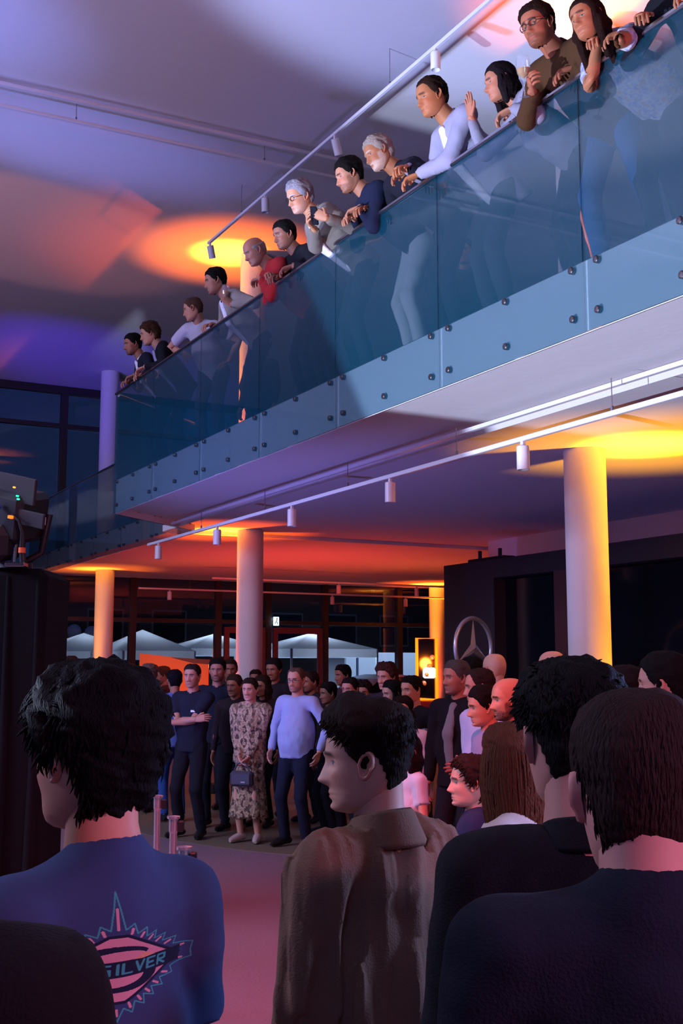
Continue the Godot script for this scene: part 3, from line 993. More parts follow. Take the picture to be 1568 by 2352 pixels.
func build_stage_gear() -> void:
	# black draped lighting tower with a stage lamp on top, left edge of the frame
	var tp := at_depth(-48, 1305, 8.0)
	var tw := thing("draped_tower", "black draped equipment tower at the left edge of the frame", "tower", Vector3(tp.x, 0, tp.z), away(180.0))
	var blackm := cloth(col("0b0b10"))
	var st := new_st()
	bx(st, Vector3(0, tp.y * 0.5, -0.35), Vector3(0.94, tp.y, 0.72), Basis.IDENTITY, 0.05)
	obj("drape", st, blackm, tw)
	for k in 5:
		st = new_st()
		var x := -0.42 + 0.21 * k
		tube(st, [Vector3(x, tp.y - 0.06, 0.0), Vector3(x + 0.01, 1.2, 0.012), Vector3(x - 0.01, 0.02, 0.016)], [0.02, 0.035, 0.045], 8)
		obj("drape_fold", st, blackm, tw)
	var lp := at_depth(28, 1180, 8.0)
	var base_y := tp.y
	var la := thing("stage_lamp", "black stage lamp with small green and amber lights on the draped tower", "stage lamp", Vector3(lp.x, base_y, lp.z), away(180.0))
	var hy := (lp.y - base_y) / 1.33
	la.scale = Vector3.ONE * 1.33
	var bm := mt("lamp_black", col("141417"), 0.45)
	var tilt := Basis.from_euler(Vector3(deg_to_rad(12), deg_to_rad(-24), deg_to_rad(-14)))
	st = new_st()
	bx(st, Vector3(0, hy, 0.0), Vector3(0.30, 0.26, 0.26), tilt, 0.03)
	bx(st, Vector3(-0.09, hy - 0.13, 0.0), Vector3(0.30, 0.20, 0.24), tilt, 0.05)
	var body := obj("body", st, bm, la)
	st = new_st()
	bx(st, Vector3(0.02, hy + 0.12, 0.14), Vector3(0.34, 0.14, 0.02), tilt, 0.005)
	bx(st, Vector3(0.07, hy - 0.03, 0.145), Vector3(0.34, 0.08, 0.02), tilt, 0.005)
	obj("back_panel", st, mt("panel_brown", col("231d20"), 0.5), la)
	st = new_st()
	bx(st, Vector3(-0.085, hy + 0.115, 0.16), Vector3(0.075, 0.032, 0.006), tilt)
	obj("paper_label", st, mt("paper", col("cfc6d4"), 0.8), la)
	st = new_st()
	bx(st, Vector3(0.195, hy - 0.055, 0.16), Vector3(0.055, 0.04, 0.006), tilt)
	obj("paper_label", st, mt("paper", col("cfc6d4"), 0.8), la)
	for s: Array in [[0.085, 0.085, "led_green", Color(0.1, 1.0, 0.6)], [0.092, 0.07, "led_green", Color(0.1, 1.0, 0.6)], [0.06, 0.125, "led_amber", Color(1.0, 0.55, 0.05)], [0.055, -0.03, "led_orange", Color(1.0, 0.35, 0.02)]]:
		st = new_st()
		bx(st, tilt * Vector3(s[0], s[1], 0.0) + Vector3(0, hy, 0.175), Vector3(0.012, 0.007, 0.008) * (2.0 if s[2] == "led_orange" else 1.0), tilt)
		obj("indicator_lamp", st, glow(s[2], s[3], 2.5), la)
	st = new_st()
	tube(st, [Vector3(-0.02, hy + 0.02, 0.16), Vector3(-0.06, hy - 0.01, 0.2), Vector3(-0.11, hy - 0.05, 0.18)], [0.016], 8)
	obj("blue_connector", st, mt("blue_plastic", col("2a4cae"), 0.5), la)
	st = new_st()
	tube(st, [Vector3(0.05, hy - 0.03, 0.17), Vector3(0.09, hy - 0.06, 0.19), Vector3(0.105, hy - 0.12, 0.17), Vector3(0.1, hy - 0.2, 0.15), Vector3(0.105, 0.02, 0.14)], [0.008, 0.008, 0.01, 0.016, 0.018], 8)
	obj("cable", st, bm, la)
	st = new_st()
	tube(st, [Vector3(0.1, hy - 0.195, 0.15), Vector3(0.1, hy - 0.222, 0.15)], [0.0185], 10)
	obj("orange_tape", st, mt("orange_tape", col("e0662a"), 0.6), la)
	st = new_st()
	tube(st, [Vector3(0.03, 0.0, 0.05), Vector3(0.035, 0.13, 0.05)], [0.014], 10)
	tube(st, [Vector3(0.075, 0.0, 0.06), Vector3(0.085, 0.17, 0.06)], [0.006], 8)
	bx(st, Vector3(0.05, 0.012, 0.06), Vector3(0.1, 0.024, 0.08), Basis.IDENTITY, 0.004)
	obj("clamp", st, mt("brushed_steel", col("b9b9c0")), la)
	for s: float in [-1.0, 1.0]:
		st = new_st()
		tube(st, [Vector3(0.19 * s, hy, -0.02), Vector3(0.17 * s - 0.02, hy - 0.2, -0.04), Vector3(0.05 * s, 0.03, -0.05)], [0.02], 6)
		obj("yoke_arm", st, bm, la)
	st = new_st()
	lathe(st, [Vector2(0.0, 0.0), Vector2(0.1, 0.0), Vector2(0.1, 0.03), Vector2(0.0, 0.035)], Vector3(0, 0, -0.05), 20)
	obj("foot", st, bm, la)
	body.set_meta("label", "tilted black lamp body")
	# unseen stage flood, out of view, placed to light the gallery, with barn doors
	var fl := thing("stage_flood", "unseen stage flood with barn doors, out of view, placed to light the gallery", "stage lamp", Vector3(KEY.x, 0, KEY.z))
	st = new_st()
	bx(st, Vector3(-0.2, KEY.y, 0.1), Vector3(0.12, 0.3, 0.3), Basis.IDENTITY, 0.02)
	obj("housing", st, bm, fl)
	st = new_st()
	bx(st, Vector3(-0.2, (KEY.y - 0.15) * 0.5, 0.1), Vector3(0.06, KEY.y - 0.15, 0.06))
	lathe(st, [Vector2(0.0, 0.0), Vector2(0.2, 0.0), Vector2(0.2, 0.02), Vector2(0.0, 0.03)], Vector3(-0.2, 0, 0.1), 20)
	obj("stand", st, bm, fl)
	# unseen doors placed to shape the beam: the far one leans, so its shadow edge crosses the soffit along x
	var lean_b := Basis(Vector3.RIGHT, Vector3(0, 0.8, -0.6), Vector3(0, 0.6, 0.8))
	st = new_st()
	bx(st, Vector3(0.9, KEY.y + 0.5, -0.375) - Vector3(0, 0.6, 0.8) * 0.7, Vector3(0.008, 1.5, 1.4), lean_b)
	obj("far_barn_door", st, bm, fl)
	st = new_st()
	bx(st, Vector3(0.9, KEY.y + 1.33, -0.3), Vector3(0.008, 1.2, 3.4))
	obj("top_barn_door", st, bm, fl)
	st = new_st()
	bx(st, Vector3(0.9, KEY.y - 0.125, 0.0), Vector3(0.008, 0.84, 2.4))
	obj("lower_barn_door", st, bm, fl)
	st = new_st()
	for z: float in [-1.98, 1.38]:
		bx(st, Vector3(0.92, (KEY.y + 1.5) * 0.5, z), Vector3(0.04, KEY.y + 1.5, 0.04))
	obj("door_frame", st, bm, fl)
	# chrome belt posts
	for k in 3:
		var q: Array = [[368, 1822, "chrome belt post farthest left, beside the left man's hair"], [405, 1868, "chrome belt post in the middle of the three"], [430, 1935, "chrome belt post nearest the camera, lowest in the picture"]][k]
		var d := 0.77 * 2673.0 / (float(q[1]) - 1530.0)
		var pp := at_depth(q[0], 1530, d)
		var so := thing("belt_post", q[2], "barrier post", Vector3(pp.x, 0, pp.z), away(180.0), "chrome barrier posts")
		st = new_st()
		lathe(st, [Vector2(0, 0.0), Vector2(0.17, 0.0), Vector2(0.172, 0.012), Vector2(0.15, 0.022), Vector2(0.03, 0.034), Vector2(0.0, 0.034)], Vector3.ZERO, 32)
		obj("base_plate", st, chrome_m(), so)
		st = new_st()
		lathe(st, [Vector2(0.02, 0.03), Vector2(0.02, 0.9)], Vector3.ZERO, 20)
		obj("post", st, chrome_m(), so)
		st = new_st()
		lathe(st, [Vector2(0.02, 0.9), Vector2(0.024, 0.91), Vector2(0.024, 0.97), Vector2(0.034, 0.974), Vector2(0.034, 0.985), Vector2(0.0, 0.99)], Vector3.ZERO, 20)
		obj("belt_head", st, chrome_m(), so)
		st = new_st()
		bx(st, Vector3(0.04, 0.935, 0.0), Vector3(0.03, 0.055, 0.04), Basis.IDENTITY, 0.006)
		obj("belt_clip", st, mt("lamp_black", col("141417")), so)

# an unseen moving-head light, out of view, behind a beam: base, yoke, head, lens
func unseen_moving_head(at: Vector3, to: Vector3, c: Color, label: String) -> void:
	var o := thing("moving_head_light", label, "stage light", Vector3(at.x, 0, at.z), 0.0, "unseen moving-head lights on the stage side")
	var bm := mt("lamp_black", col("141417"), 0.45)
	var d := (to - at).normalized()
	var st := new_st()
	bx(st, Vector3(0, (at.y - 0.5) * 0.5, 0) - Vector3(d.x, 0, d.z) * 0.12, Vector3(0.34, at.y - 0.5, 0.34), Basis.IDENTITY, 0.02)
	obj("base", st, bm, o)
	for s: float in [-1.0, 1.0]:
		st = new_st()
		var sd := d.cross(Vector3.UP).normalized() * 0.16 * s
		tube(st, [Vector3(0, at.y - 0.5, 0) + sd - Vector3(d.x, 0, d.z) * 0.12, Vector3(0, at.y, 0) + sd - d * 0.12], [0.03], 8)
		obj("yoke_arm", st, bm, o)
	st = new_st()
	var hb := Basis(d.cross(Vector3.UP).normalized(), d, d.cross(Vector3.UP).normalized().cross(d))
	lathe(st, [Vector2(0.0, -0.34), Vector2(0.1, -0.33), Vector2(0.13, -0.2), Vector2(0.12, -0.03), Vector2(0.1, -0.03), Vector2(0.1, -0.05)], Vector3(0, at.y, 0), 20, hb)
	obj("head", st, bm, o)
	st = new_st()
	lathe(st, [Vector2(0.1, -0.05), Vector2(0.0, -0.045)], Vector3(0, at.y, 0), 20, hb)
	obj("lens", st, glow("lens_" + c.to_html(false), c, 3.0), o)

# an unseen flat LED panel, out of view, behind an area light
func unseen_wash_panel(at: Vector3, to: Vector3, size: Vector2, c: Color, label: String) -> void:
	var o := thing("led_panel", label, "stage light", at, 0.0, "unseen LED wash panels outside the frame")
	var d := (to - at).normalized()
	o.basis = Basis.looking_at(d, Vector3.UP)
	var st := new_st()
	bx(st, Vector3(0, 0, 0.07), Vector3(size.x + 0.06, size.y + 0.06, 0.08), Basis.IDENTITY, 0.01)
	obj("housing", st, mt("lamp_black", col("141417"), 0.45), o)
	st = new_st()
	bx(st, Vector3(0, 0, 0.025), Vector3(size.x, size.y, 0.008))
	obj("light_face", st, glow("face_" + c.to_html(false), c, 1.0), o)
	# a pole down to the floor, or a drop rod from the ceiling for the high ones
	var inv := o.basis.inverse()
	var back := Vector3(0, 0, 0.12)
	st = new_st()
	if at.y < 3.6:
		tube(st, [back, back + inv * Vector3(0, -(at.y + (o.basis * back).y), 0)], [0.02], 10)
		obj("stand", st, mt("lamp_black", col("141417")), o)
		st = new_st()
		lathe(st, [Vector2(0.0, 0.0), Vector2(0.26, 0.0), Vector2(0.26, 0.02), Vector2(0.0, 0.03)], back + inv * Vector3(0, -(at.y + (o.basis * back).y), 0), 20, inv)
		obj("foot", st, mt("lamp_black", col("141417")), o)
	else:
		tube(st, [back, back + inv * Vector3(0, CEIL2 - 0.03 - at.y - (o.basis * back).y, 0)], [0.02], 10)
		obj("drop_rod", st, mt("lamp_black", col("141417")), o)

func chrome_m() -> StandardMaterial3D:
	return mt("bright_chrome", col("dcdce2"), 0.2, 0.85)

# ---------------------------------------------------------------- figures
# smooth-joined tapered capsules on a grid, meshed as surface nets.
# bone: [a, b, ra, rb, M (Basis, squeezes space), k (blend), flat_end]
func bone(a: Vector3, b: Vector3, ra: float, rb: float, k := 0.03, m := Basis.IDENTITY, flat_end := false) -> Array:
	return [a, b, ra, rb, m, k, flat_end]

func nets(bones: Array, cs: float, amp := 0.0, freq := Vector3(9, 4, 9), off := 0.0) -> Dictionary:
	var lo := Vector3(1e9, 1e9, 1e9)
	var hi := -lo
	for b: Array in bones:
		var r: float = maxf(b[2], b[3]) * 1.45 + amp + cs * 2.0
		for e in 2:
			var p: Vector3 = b[e]
			lo = lo.min(p - Vector3(r, r, r))
			hi = hi.max(p + Vector3(r, r, r))
	var nx := int((hi.x - lo.x) / cs) + 2
	var ny := int((hi.y - lo.y) / cs) + 2
	var nz := int((hi.z - lo.z) / cs) + 2
	var nxy := nx * ny
	var d := PackedFloat32Array()
	d.resize(nxy * nz)
	d.fill(1.0)
	for b: Array in bones:
		var m: Basis = b[4]
		var a: Vector3 = m * (b[0] as Vector3)
		var ba: Vector3 = m * (b[1] as Vector3) - a
		var inv := 1.0 / maxf(ba.length_squared(), 1e-9)
		var ln := ba.length()
		var ra: float = b[2]
		var dr: float = b[3] - ra
		var k: float = b[5]
		var flat_end: bool = b[6]
		var r: float = maxf(b[2], b[3]) * 1.42 + k * 0.5 + cs * 2.0
		var l2: Vector3 = (b[0] as Vector3).min(b[1]) - Vector3(r, r, r) - lo
		var h2: Vector3 = (b[0] as Vector3).max(b[1]) + Vector3(r, r, r) - lo
		var x0 := maxi(int(l2.x / cs), 0)
		var x1 := mini(int(h2.x / cs) + 1, nx)
		var y0 := maxi(int(l2.y / cs), 0)
		var y1 := mini(int(h2.y / cs) + 1, ny)
		var z0 := maxi(int(l2.z / cs), 0)
		var z1 := mini(int(h2.z / cs) + 1, nz)
		var stepx := m * Vector3(cs, 0, 0)
		for iz in range(z0, z1):
			for iy in range(y0, y1):
				var v := m * (lo + Vector3(x0 * cs, iy * cs, iz * cs)) - a
				var i := iz * nxy + iy * nx + x0
				for ix in range(x0, x1):
					var t := v.dot(ba) * inv
					var tc := clampf(t, 0.0, 1.0)
					var dist := (v - ba * tc).length() - ra - dr * tc
					if flat_end:
						dist = maxf(dist, (t - 1.0) * ln)
					var old := d[i]
					var h := k - absf(old - dist)
					d[i] = minf(old, dist) - (h * h / (4.0 * k) if h > 0.0 else 0.0)
					v += stepx
					i += 1
	if amp > 0.0:
		var lim := amp + cs * 2.0
		var i := 0
		for iz in nz:
			for iy in ny:
				for ix in nx:
					if absf(d[i]) < lim:
						d[i] += amp * fold_noise.get_noise_3d((lo.x + ix * cs) * freq.x + off, (lo.y + iy * cs) * freq.y, (lo.z + iz * cs) * freq.z)
					i += 1
	# one vertex in each crossed cell
	var idx := PackedInt32Array()
	idx.resize(nxy * nz)
	idx.fill(-1)
	var vs := PackedVector3Array()
	var ns := PackedVector3Array()
	var tri := PackedInt32Array()
	var skip := cs * 3.6
	for iz in nz - 1:
		for iy in ny - 1:
			var i := iz * nxy + iy * nx - 1
			for ix in nx - 1:
				i += 1
				var c0 := d[i]
				if c0 > skip or c0 < -skip:
					continue
				var c1 := d[i + 1]
				var c2 := d[i + nx]
				var c3 := d[i + nx + 1]
				var c4 := d[i + nxy]
				var c5 := d[i + nxy + 1]
				var c6 := d[i + nxy + nx]
				var c7 := d[i + nxy + nx + 1]
				var s := int(c0 < 0.0) + int(c1 < 0.0) + int(c2 < 0.0) + int(c3 < 0.0) + int(c4 < 0.0) + int(c5 < 0.0) + int(c6 < 0.0) + int(c7 < 0.0)
				if s == 0 or s == 8:
					continue
				var acc := Vector3.ZERO
				var n := 0
				if (c0 < 0.0) != (c1 < 0.0):
					acc += Vector3(c0 / (c0 - c1), 0, 0); n += 1
				if (c2 < 0.0) != (c3 < 0.0):
					acc += Vector3(c2 / (c2 - c3), 1, 0); n += 1
				if (c4 < 0.0) != (c5 < 0.0):
					acc += Vector3(c4 / (c4 - c5), 0, 1); n += 1
				if (c6 < 0.0) != (c7 < 0.0):
					acc += Vector3(c6 / (c6 - c7), 1, 1); n += 1
				if (c0 < 0.0) != (c2 < 0.0):
					acc += Vector3(0, c0 / (c0 - c2), 0); n += 1
				if (c1 < 0.0) != (c3 < 0.0):
					acc += Vector3(1, c1 / (c1 - c3), 0); n += 1
				if (c4 < 0.0) != (c6 < 0.0):
					acc += Vector3(0, c4 / (c4 - c6), 1); n += 1
				if (c5 < 0.0) != (c7 < 0.0):
					acc += Vector3(1, c5 / (c5 - c7), 1); n += 1
				if (c0 < 0.0) != (c4 < 0.0):
					acc += Vector3(0, 0, c0 / (c0 - c4)); n += 1
				if (c1 < 0.0) != (c5 < 0.0):
					acc += Vector3(1, 0, c1 / (c1 - c5)); n += 1
				if (c2 < 0.0) != (c6 < 0.0):
					acc += Vector3(0, 1, c2 / (c2 - c6)); n += 1
				if (c3 < 0.0) != (c7 < 0.0):
					acc += Vector3(1, 1, c3 / (c3 - c7)); n += 1
				idx[i] = vs.size()
				vs.append(lo + (Vector3(ix, iy, iz) + acc / n) * cs)
				ns.append(Vector3(c1 + c3 + c5 + c7 - c0 - c2 - c4 - c6, c2 + c3 + c6 + c7 - c0 - c1 - c4 - c5, c4 + c5 + c6 + c7 - c0 - c1 - c2 - c3).normalized())
				if iy > 0 and iz > 0 and (c0 < 0.0) != (c1 < 0.0):
					net_quad(tri, idx[i], idx[i - nx], idx[i - nx - nxy], idx[i - nxy], c0 < 0.0)
				if ix > 0 and iz > 0 and (c0 < 0.0) != (c2 < 0.0):
					net_quad(tri, idx[i], idx[i - nxy], idx[i - nxy - 1], idx[i - 1], c0 < 0.0)
				if ix > 0 and iy > 0 and (c0 < 0.0) != (c4 < 0.0):
					net_quad(tri, idx[i], idx[i - 1], idx[i - 1 - nx], idx[i - nx], c0 < 0.0)
	return {"v": vs, "n": ns, "i": tri}

func net_quad(tri: PackedInt32Array, a: int, b: int, c: int, d: int, flip: bool) -> void:
	if a < 0 or b < 0 or c < 0 or d < 0:
		return
	if flip:
		tri.append_array(PackedInt32Array([a, c, b, a, d, c]))
	else:
		tri.append_array(PackedInt32Array([a, b, c, a, c, d]))

func as_mesh(g: Dictionary) -> ArrayMesh:
	var arr := []
	arr.resize(Mesh.ARRAY_MAX)
	arr[Mesh.ARRAY_VERTEX] = g.v
	arr[Mesh.ARRAY_NORMAL] = g.n
	arr[Mesh.ARRAY_INDEX] = g.i
	if g.has("c"):
		arr[Mesh.ARRAY_COLOR] = g.c
	if g.has("uv"):
		arr[Mesh.ARRAY_TEX_UV] = g.uv
	var m := ArrayMesh.new()
	m.add_surface_from_arrays(Mesh.PRIMITIVE_TRIANGLES, arr)
	return m

func new_acc() -> Dictionary:
	return {"v": PackedVector3Array(), "n": PackedVector3Array(), "c": PackedColorArray(), "i": PackedInt32Array()}

func add_geo(acc: Dictionary, v: PackedVector3Array, n: PackedVector3Array, tri: PackedInt32Array, xf: Transform3D, c: Variant) -> void:
	var base: int = acc.v.size()
	acc.v.append_array(xf * v)
	acc.n.append_array(Transform3D(xf.basis.orthonormalized(), Vector3.ZERO) * n)
	if c is PackedColorArray:
		acc.c.append_array(c)
	else:
		var cc := PackedColorArray()
		cc.resize(v.size())
		cc.fill(c)
		acc.c.append_array(cc)
	var t := tri.duplicate()
	for k in t.size():
		t[k] += base
	acc.i.append_array(t)

func acc_tube(acc: Dictionary, path: Array, radii: Array, c: Color, sides := 8, squash := 1.0, axis := Vector3.ZERO) -> void:
	var v := PackedVector3Array()
	var nn := PackedVector3Array()
	var tri := PackedInt32Array()
	var n := path.size()
	var up := Vector3.ZERO
	for i in n:
		var p: Vector3 = path[i]
		var t: Vector3 = ((path[mini(i + 1, n - 1)] as Vector3) - (path[maxi(i - 1, 0)] as Vector3)).normalized()
		if i == 0:
			up = axis if axis != Vector3.ZERO else (Vector3.UP if absf(t.y) < 0.9 else Vector3.RIGHT)
		up = (up - t * up.dot(t)).normalized()
		var side := t.cross(up)
		var r: float = radii[mini(i, radii.size() - 1)]
		for s in sides:
			var a := TAU * s / sides
			v.append(p + (up * cos(a) * squash + side * sin(a)) * r)
			nn.append((up * cos(a) / squash + side * sin(a)).normalized())
			if i < n - 1:
				var s2 := (s + 1) % sides
				var q := i * sides
				tri.append_array(PackedInt32Array([q + s, q + sides + s2, q + s2, q + s, q + sides + s, q + sides + s2]))
	v.append((path[0] as Vector3) - ((path[1] as Vector3) - (path[0] as Vector3)).normalized() * float(radii[0]) * 0.5)
	nn.append(((path[0] as Vector3) - (path[1] as Vector3)).normalized())
	v.append((path[n - 1] as Vector3) + ((path[n - 1] as Vector3) - (path[n - 2] as Vector3)).normalized() * float(radii[-1]) * 0.6)
	nn.append(((path[n - 1] as Vector3) - (path[n - 2] as Vector3)).normalized())
	for s in sides:
		var s2 := (s + 1) % sides
		tri.append_array(PackedInt32Array([n * sides, s, s2, n * sides + 1, (n - 1) * sides + s2, (n - 1) * sides + s]))
	add_geo(acc, v, nn, tri, Transform3D.IDENTITY, c)

# ---- the head: rows of cross-sections from crown to chin, with the face pressed in
const HROWS := 84
const HCOLS := 68
# y, front, back, half width
const HT := [[0.1215, -0.008, -0.012, 0.002], [0.119, 0.022, -0.040, 0.028], [0.112, 0.044, -0.062, 0.044], [0.100, 0.064, -0.080, 0.058], [0.080, 0.081, -0.094, 0.069], [0.050, 0.0915, -0.103, 0.0755], [0.025, 0.094, -0.105, 0.077], [0.0, 0.0885, -0.101, 0.0755], [-0.025, 0.087, -0.093, 0.073], [-0.050, 0.087, -0.080, 0.069], [-0.070, 0.0855, -0.062, 0.064], [-0.090, 0.083, -0.040, 0.056], [-0.104, 0.080, -0.012, 0.044], [-0.113, 0.070, 0.012, 0.029], [-0.118, 0.045, 0.030, 0.010]]
var head := {}

func head_row(y: float) -> Vector3:
	var k := 0
	while k < HT.size() - 2 and y < HT[k + 1][0]:
		k += 1
	var t: float = (HT[k][0] - y) / (HT[k][0] - HT[k + 1][0])
	t = clampf(t, 0.0, 1.0)
	var a: Array = HT[maxi(k - 1, 0)]
	var b: Array = HT[k]
	var c: Array = HT[k + 1]
	var e: Array = HT[mini(k + 2, HT.size() - 1)]
	var o := Vector3.ZERO
	for j in 3:
		o[j] = lerpf(lerpf(b[j + 1], c[j + 1], t), cubic_interpolate(b[j + 1], c[j + 1], a[j + 1], e[j + 1], t), 0.6)
	return o

func gs(x: float, s: float) -> float:
	return exp(-x * x / (2.0 * s * s))

func build_head() -> void:
	var v := PackedVector3Array()
	var par := PackedVector2Array()
	var mask := []              # lips, brow, eye white, iris, beard, cheek
	for r in HROWS + 1:
		var f := float(r) / HROWS
		var y := lerpf(0.1215, -0.118, f)
		if f < 0.12:
			y = 0.1215 - (0.1215 - lerpf(0.1215, -0.118, 0.12)) * pow(f / 0.12, 1.6)
		var q := head_row(y)
		var zc := lerpf(-0.006, 0.02, smoothstep(-0.05, -0.118, y)) if y < -0.05 else -0.006
		for c in HCOLS:
			var u := 2.0 * (c + 0.5) / HCOLS - 1.0
			var a := PI * (0.72 * u + 0.28 * u * u * u)
			var ca := cos(a)
			var sa := sin(a)
			var ex := 0.88
			var p := Vector3(q.z * signf(sa) * pow(absf(sa), ex), y, zc + ((q.x - zc) if ca > 0.0 else (zc - q.y)) * signf(ca) * pow(absf(ca), ex))
			var m := [0.0, 0.0, 0.0, 0.0, 0.0, 0.0]
			if ca > 0.0:
				var ax := absf(p.x)
				# nose
				var nw := lerpf(0.0075, 0.0135, clampf((0.02 - y) / 0.06, 0.0, 1.0))
				var nh := 0.0
				if y < 0.026 and y > -0.056:
					if y > -0.036:
						nh = lerpf(0.004, 0.027, pow(clampf((0.026 - y) / 0.062, 0.0, 1.0), 1.3))
					else:
						nh = 0.027 * (1.0 - smoothstep(-0.038, -0.056, y))
				p.z += nh * gs(ax, nw)
				p.z += 0.009 * gs(ax - 0.0135, 0.006) * gs(y + 0.043, 0.008)
				# sockets, eyeballs, brows, cheeks
				p.z -= 0.0155 * gs(ax - 0.030, 0.0145) * gs(y - 0.004, 0.0105)
				p.z += 0.0075 * gs(ax - 0.032, 0.0105) * gs(y - 0.002, 0.0065)
				p.z -= 0.0028 * gs(ax - 0.032, 0.014) * gs(y - 0.0115, 0.0022)
				p.z -= 0.0016 * gs(ax - 0.032, 0.012) * gs(y + 0.0085, 0.003)
				p.z += 0.0058 * gs(ax - 0.026, 0.018) * gs(y - 0.0225, 0.0065)
				p.z += 0.005 * gs(ax - 0.046, 0.014) * gs(y + 0.028, 0.014)
				p.z -= 0.004 * gs(ax - 0.045, 0.014) * gs(y + 0.062, 0.014)
				# mouth and chin
				p.z += 0.0048 * gs(ax, 0.019) * gs(y + 0.0675, 0.0045)
				p.z += 0.0048 * gs(ax, 0.016) * gs(y + 0.0785, 0.005)
				p.z -= 0.0025 * gs(ax, 0.022) * gs(y + 0.0728, 0.0022)
				p.z -= 0.004 * gs(ax, 0.02) * gs(y + 0.089, 0.005)
				p.z += 0.0065 * gs(ax, 0.018) * gs(y + 0.103, 0.009)
				if ca > 0.2:
					m[0] = clampf(1.4 * gs(ax, 0.015) * gs(y + 0.073, 0.0068) - 0.25, 0.0, 1.0)
					m[1] = clampf(1.8 * smoothstep(0.006, 0.014, ax) * smoothstep(0.054, 0.046, ax) * gs(y - 0.0235 + (ax - 0.03) * 0.08, 0.0042) - 0.3, 0.0, 1.0)
					var el := Vector2((ax - 0.0315) / 0.0135, (y - 0.002) / 0.0046).length()
					m[2] = smoothstep(1.05, 0.8, el)
					m[3] = maxf(smoothstep(1.15, 0.8, Vector2((ax - 0.032) / 0.0056, (y - 0.0025) / 0.0052).length()), 0.75 * gs(y - 0.0066 + (ax - 0.0315) * (ax - 0.0315) * 14.0, 0.0016) * smoothstep(0.016, 0.012, absf(ax - 0.0315)))
					m[5] = gs(ax - 0.045, 0.018) * gs(y + 0.03, 0.018)
			var jaw := smoothstep(-0.045, -0.062, y + (absf(a) - 0.3) * 0.012) * smoothstep(1.75, 1.5, absf(a))
			jaw = maxf(jaw, gs(absf(p.x), 0.022) * gs(y + 0.059, 0.0055) * float(ca > 0.2))
			jaw = maxf(jaw, smoothstep(1.0, 1.15, absf(a)) * smoothstep(1.65, 1.5, absf(a)) * smoothstep(0.0, -0.02, y))
			m[4] = jaw * (1.0 - m[0])
			v.append(p)
			par.append(Vector2(a, y))
			mask.append(m)
	var tri := PackedInt32Array()
	for r in HROWS:
		for c in HCOLS:
			var c2 := (c + 1) % HCOLS
			var i0 := r * HCOLS + c
			var i1 := r * HCOLS + c2
			var i2 := (r + 1) * HCOLS + c2
			var i3 := (r + 1) * HCOLS + c
			tri.append_array(PackedInt32Array([i0, i1, i2, i0, i2, i3]))
	var n := normals_of(v, tri)
	head = {"v": v, "n": n, "i": tri, "par": par, "mask": mask}
	# the ear: a shallow shell with a rolled rim
	var ev := PackedVector3Array()
	var et := PackedInt32Array()
	for r in 7:
		for c in 20:
			var a := TAU * c / 20.0
			var rr: float = [1.0, 1.04, 0.98, 0.82, 0.66, 0.45, 0.0][r]
			var hx: float = [0.0, 0.009, 0.0165, 0.015, 0.008, 0.005, 0.006][r]
			var ey := sin(a) * 0.033 * rr
			var ez := cos(a) * (0.019 if sin(a) > -0.2 else 0.015) * rr + sin(a) * -0.004
			if sin(a) < -0.5:
				hx *= 0.75
			ev.append(Vector3(hx, ey, ez))
			if r < 6:
				var c2 := (c + 1) % 20
				et.append_array(PackedInt32Array([r * 20 + c, (r + 1) * 20 + c2, r * 20 + c2, r * 20 + c, (r + 1) * 20 + c, (r + 1) * 20 + c2]))
	head.ev = ev
	head.ei = et
	head.en = normals_of(ev, et)
	var fl := PackedVector3Array()
	for p in ev:
		fl.append(Vector3(-p.x, p.y, p.z))
	var ft := et.duplicate()
	for k in range(0, ft.size(), 3):
		var t := ft[k]
		ft[k] = ft[k + 1]
		ft[k + 1] = t
	head.fv = fl
	head.fi = ft
	head.fn = normals_of(fl, ft)

func normals_of(v: PackedVector3Array, tri: PackedInt32Array) -> PackedVector3Array:
	var n := PackedVector3Array()
	n.resize(v.size())
	for k in range(0, tri.size(), 3):
		var a := tri[k]
		var b := tri[k + 1]
		var c := tri[k + 2]
		var f := (v[c] - v[a]).cross(v[b] - v[a])
		n[a] += f
		n[b] += f
		n[c] += f
	for k in n.size():
		n[k] = n[k].normalized()
	return n

const HL := [[0.0, 0.074], [0.6, 0.070], [0.95, 0.052], [1.15, 0.020], [1.35, 0.002], [1.5, -0.018], [1.62, -0.012], [1.75, 0.012], [1.95, -0.020], [2.2, -0.060], [2.6, -0.078], [3.2, -0.082]]
func hairline(a: float) -> float:
	a = absf(a)
	for k in HL.size() - 1:
		if a <= HL[k + 1][0]:
			return lerpf(HL[k][1], HL[k + 1][1], (a - HL[k][0]) / (HL[k + 1][0] - HL[k][0]))
	return -0.08

